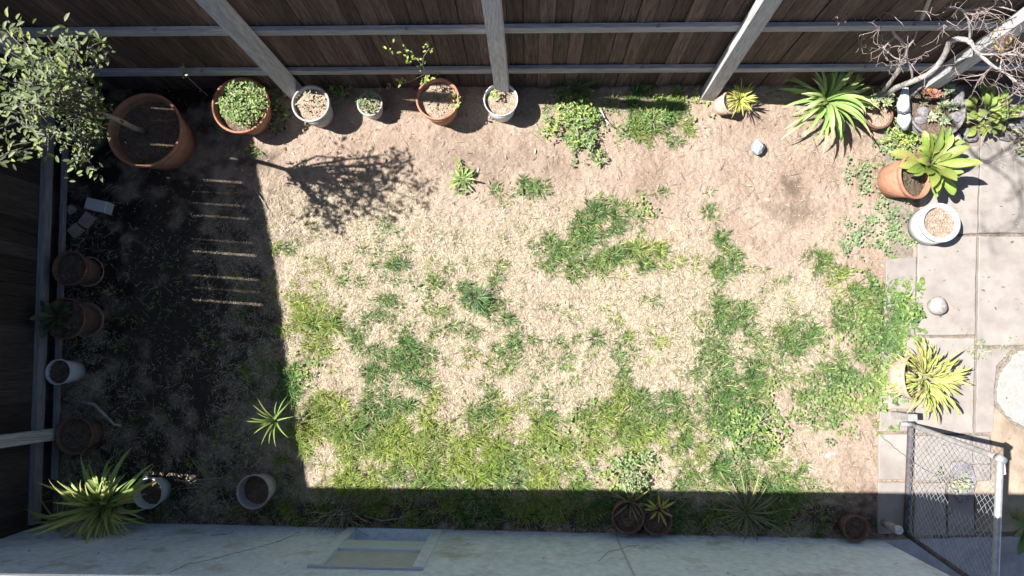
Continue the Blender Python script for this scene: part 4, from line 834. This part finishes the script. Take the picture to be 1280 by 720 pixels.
    for q, k, L in ((B, 10, .26), (D, 6, .24), (E, 12, .30), (Fq, 9, .26), (Gq, 6, .26), (Hq, 9, .26), (I, 5, .2), (J, 6, .2), (K, 8, .22), (Lq, 10, .24), (Mq, 8, .26), (A, 2, .2), (U1, 8, .3), (U2, 6, .3), (U3, 8, .3), (U4, 6, .25)):
        for _ in range(k):
            i = random.randrange(len(q) // 4, len(q)); v = q[min(i, len(q) - 1)] - q[max(i - 1, 0)]
            d = v.normalized() + Vector((random.gauss(0, 1), random.gauss(0, 1), random.gauss(0, .4))) * .9 if v.length > 0 else Vector((1, 0, 0)); twig(q[i], d, L * random.uniform(.5, 1.1), .0032, 2)
    t_ = tw.obj('twigs', M['twig'], root); t_['kind'] = 'stuff'
    small_leaves('leaf_remnants', [tuple(P(random.gauss(1256, 9), random.gauss(52, 13), 1.3)) for _ in range(40)], .03, [(.3, .2, .06), (.4, .3, .1), (.2, .12, .06)], root)
tree_bare()
# ------------------------------------------------------------------ leafy tree (left)
def tree_left():
    b = G(185, 165, .26); o = Vector((b.x, b.y, .26)); root = thing('small_tree', 'small tree with glossy grey-green leaves leaning out of the very large pot', 'tree', o)
    P = lambda x, y, h: G(x, y, h) - o
    m_ = MB(); tube(m_, [P(183, 166, .26), P(168, 160, .5), P(152, 152, .85), P(138, 146, 1.15), P(118, 140, 1.45)], [.028, .025, .024, .02, .018], 9); m_.obj('trunk', M['brownbark'], root, True)
    ends = []; pts = []
    base = P(118, 140, 1.45); mid = P(150, 152, .9)
    tg = [(100, 130, 1.6), (80, 100, 1.8), (95, 60, 1.95), (60, 45, 2.0), (85, 45, 2.0), (30, 60, 2.0), (20, 100, 2.0), (50, 130, 1.9), (35, 165, 1.85), (60, 190, 1.75), (100, 190, 1.6), (10, 140, 2.0), (110, 95, 1.85), (70, 80, 2.1), (45, 100, 2.15), (120, 120, 1.7), (75, 160, 1.75), (20, 190, 1.8), (5, 60, 2.05), (130, 155, 1.4), (30, 130, 2.1), (-25, 120, 2.1), (-20, 80, 2.1), (110, 60, 1.9), (55, 70, 2.15), (105, 150, 1.55), (-20, 170, 1.9), (90, 175, 1.65), (100, 205, 1.5), (15, 40, 2.0)]
    for t in tg:
        e = P(t[0], t[1], 1.4 + (t[2] - 1.4) * 1.5); k = base.lerp(mid, random.random() * .3); c1 = k.lerp(e, .4) + Vector((random.gauss(0, .06), random.gauss(0, .06), random.uniform(-.02, .12))); c2 = k.lerp(e, .75) + Vector((random.gauss(0, .05), random.gauss(0, .05), .03))
        mm = MB(); tube(mm, [k, c1, c2, e], [.012, .009, .006, .004], 5)
        for _ in range(3):
            a_ = c1.lerp(e, random.random()); v_ = Vector((random.gauss(0, .09), random.gauss(0, .09), random.gauss(.02, .05))); tube(mm, [a_, a_ + v_ * .5 + Vector((0, 0, .01)), a_ + v_], [.004, .003, .002], 4); pts.extend(ball(7, .05, a_ + v_, (1, 1, .8), .2)); mm.obj('branch', M['brownbark'], root, True)
        for (q, n, r) in ((e, 13, .11), (e.lerp(c2, .5), 5, .08), (c2, 3, .075), (c1, 1, .07)):
            for v in ball(n, r * random.uniform(.8, 1.25), q, (1, 1, .8), .3): pts.append(v)
    keep = [p for p in pts]
    o_ = small_leaves('leaves', keep[::1], .047, [(.15, .20, .06), (.11, .15, .05), (.08, .11, .05), (.24, .28, .08), (.17, .20, .13), (.20, .24, .12)], root, .8, aspect=.45)
tree_left()
seedlings('low weeds growing in the bottom of the very large pot', G(195, 165, .27), .27, .2, 90, .03, GREEN, hh=.04, name='weed', cat='weed')

# ------------------------------------------------------------------ wire gate
def gate():
    A = G(1139, 531, .05); B = G(1250, 573, 1.18); Cc = G(1243, 745, 1.18); D = G(1133, 668, .05)
    root = thing('wire_gate', 'leaning chain-link gate in a pipe frame at the corner of the house', 'gate', (A.x, A.y, 0)); o = Vector((A.x, A.y, 0))
    A, B, Cc, D = A - o, B - o, Cc - o, D - o
    def pipe(a, b, r, m, name='frame_pipe', sag=0):
        mm = MB(); n = 8; pts = [a.lerp(b, i / n) + Vector((0, 0, -sag * math.sin(math.pi * i / n))) for i in range(n + 1)]; tube(mm, pts, r, 12); return mm.obj(name, M[m], root, True)
    pipe(A, B, .022, 'oldpipe'); pipe(B, Cc, .024, 'galv'); pipe(D, Cc, .02, 'rust'); pipe(A + Vector((0, .03, 0)), D, .026, 'rust')
    # wire along both diagonals
    mm = MB(); U = B - A; V = D - A; lu, lv = U.length, V.length; s = .062; nrm = U.cross(V).normalized()
    hole = lambda a, b: ((a / lu - .62) / .17) ** 2 + ((b / lv - .42) / .13) ** 2 < 1
    for sg in (1, -1):
        k = -lv if sg == 1 else 0
        while k < lu + (0 if sg == 1 else lv):
            pts = []; N = 60; seg_ = []
            for i in range(N + 1):
                v = lv * i / N; u = k + v if sg == 1 else k - v
                if 0 <= u <= lu and not hole(u, v): seg_.append(A + U * (u / lu) + V * (v / lv) + nrm * (.003 * sg * math.cos(v / s * math.pi)) + Vector((random.gauss(0, .0012), random.gauss(0, .0012), random.gauss(0, .0012))))
                else:
                    if len(seg_) > 2: tube(mm, seg_, .0016, 4, cap=False)
                    seg_ = []
            if len(seg_) > 2: tube(mm, seg_, .0016, 4, cap=False)
            k += s
    w_ = mm.obj('wire_mesh', M['galv'], root); w_['kind'] = 'stuff'
    # hinge / latch fitting
    mm = MB(); q = B + Vector((.05, -.02, -.06)); prism_pts = [B + Vector((.0, .03, 0)), B + Vector((.045, .0, -.02)), B + Vector((.075, -.12, -.06)), B + Vector((.02, -.13, -.05))]
    mm.add(prism_pts + [p - Vector((0, 0, .012)) for p in prism_pts], [(0, 1, 2, 3), (7, 6, 5, 4)] + [(i, i + 4, (i + 1) % 4 + 4, (i + 1) % 4) for i in range(4)]); mm.obj('latch_plate', M['palewood'], root)
    mm = MB(); tube(mm, [B + Vector((-.03, .015, .01)), B + Vector((.02, -.02, .01))], .03, 10); mm.obj('corner_fitting', M['galv'], root, True)
gate()
def post_small():
    g = G(1140, 522, .3); root = thing('gate_post', 'short dark square stub post at the upper end of the wire gate', 'post', (g.x, g.y, 0)); m_ = MB(); box(m_, (0, 0, .16), (.075, .06, .32), bev=.004); m_.obj('stub', M['oldpipe'], root)
    m_ = MB(); tube(m_, [G(1126, 530, .12) - Vector((g.x, g.y, 0)), G(1143, 531, .1) - Vector((g.x, g.y, 0))], .02, 8); m_.obj('hinge_pin', M['oldpipe'], root, True)
    g = G(1122, 662, .25); root = thing('gate_post', 'short capped pipe post at the lower end of the wire gate', 'post', (g.x, g.y, 0)); m_ = MB(); tube(m_, [(0, 0, 0), (0, 0, .26)], .032, 12); m_.obj('pipe', M['oldpipe'], root, True)
    m_ = MB(); lathe(m_, [(.036, .25), (.038, .27), (.03, .285), (.001, .29)], 14); m_.obj('cap', M['galv'], root, True)
post_small()
seedlings('small weeds growing in the crack between the paving slabs', G(1223, 437, .03), .03, .10, 110, .02, GREEN + PALE, name='weed', cat='weed', hh=.02)
seedlings('sparse weeds in the path crack near the white poured slab', G(1262, 434, .03), .03, .12, 60, .018, PALE, name='weed', cat='weed', hh=.02)
def mat_dark():
    m_ = MB(); pts = [(1185, 576), (1200, 575), (1212, 583), (1217, 600), (1212, 622), (1196, 628), (1185, 612)]; q = [G(*p) for p in pts]; prism(m_, [(p.x, p.y) for p in q], .034, .05, .006)
    tag(m_.obj('rubber_mat', M['darkstone']), 'ragged dark grey piece of matting on the slab behind the wire gate', 'mat')
mat_dark()
# ------------------------------------------------------------------ sticks and dead shrub
def stick(label, pts, r, m='brownbark', name='fallen_branch', cat='branch'):
    g = G(*pts[0]); o = Vector((g.x, g.y, 0)); mm = MB(); n = len(pts); tube(mm, [G(*p) - o for p in pts], [r * (1 - .5 * i / n) for i in range(n)], 6); x = mm.obj(name, M[m], None, True); x.location = o; tag(x, label, cat)
stick('bent grey branch lying in the shade near the left fence', [(103, 503, .03), (118, 506, .05), (132, 520, .05), (143, 531, .04), (152, 532, .03)], .018, 'bark')
stick('thin fallen stick left of the feathery weed mound', [(750, 135, .03), (757, 150, .04), (768, 160, .02)], .010, 'bark')
stick('pale straw stick at the left edge of the sunlit lawn', [(318, 236, .02), (327, 249, .03), (335, 262, .02)], .006, 'bark')
stick('curved dead stem lying across the shade by the house wall', [(455, 645, .06), (478, 651, .08), (500, 648, .05), (525, 640, .03)], .006, 'twig')
stick('thin dark rod lying across the grass in the shade, left of the tub', [(240, 600, .04), (278, 597, .08)], .004, 'bark')
def dead_shrub():
    g = G(432, 636, 0); o = Vector((g.x, g.y, 0)); root = thing('dead_shrub', 'dead twiggy shrub at the foot of the house wall beside the window', 'shrub', o); mm = MB()
    for i in range(46):
        a = random.random() * 6.28; L = random.uniform(.15, .42); e = random.uniform(.2, 1.3); d = Vector((math.cos(a) * math.cos(e), math.sin(a) * math.cos(e), math.sin(e))); p = Vector((random.gauss(0, .05), random.gauss(0, .04), 0)); pts = [p]
        for j in range(5): d = (d + Vector((random.gauss(0, .14), random.gauss(0, .14), -.08))).normalized(); pts.append(pts[-1] + d * L / 5)
        tube(mm, pts, [.0045, .004, .0035, .003, .0025, .002], 4)
    x = mm.obj('twigs', M['twig'], root); x['kind'] = 'stuff'
    small_leaves('leaves', ball(60, .2, (0, 0, .1), (1, .7, .5)), .03, [(.1, .14, .06), (.18, .17, .1)], root)
    g = G(385, 600, .0)
    mm = MB(); 
dead_shrub()
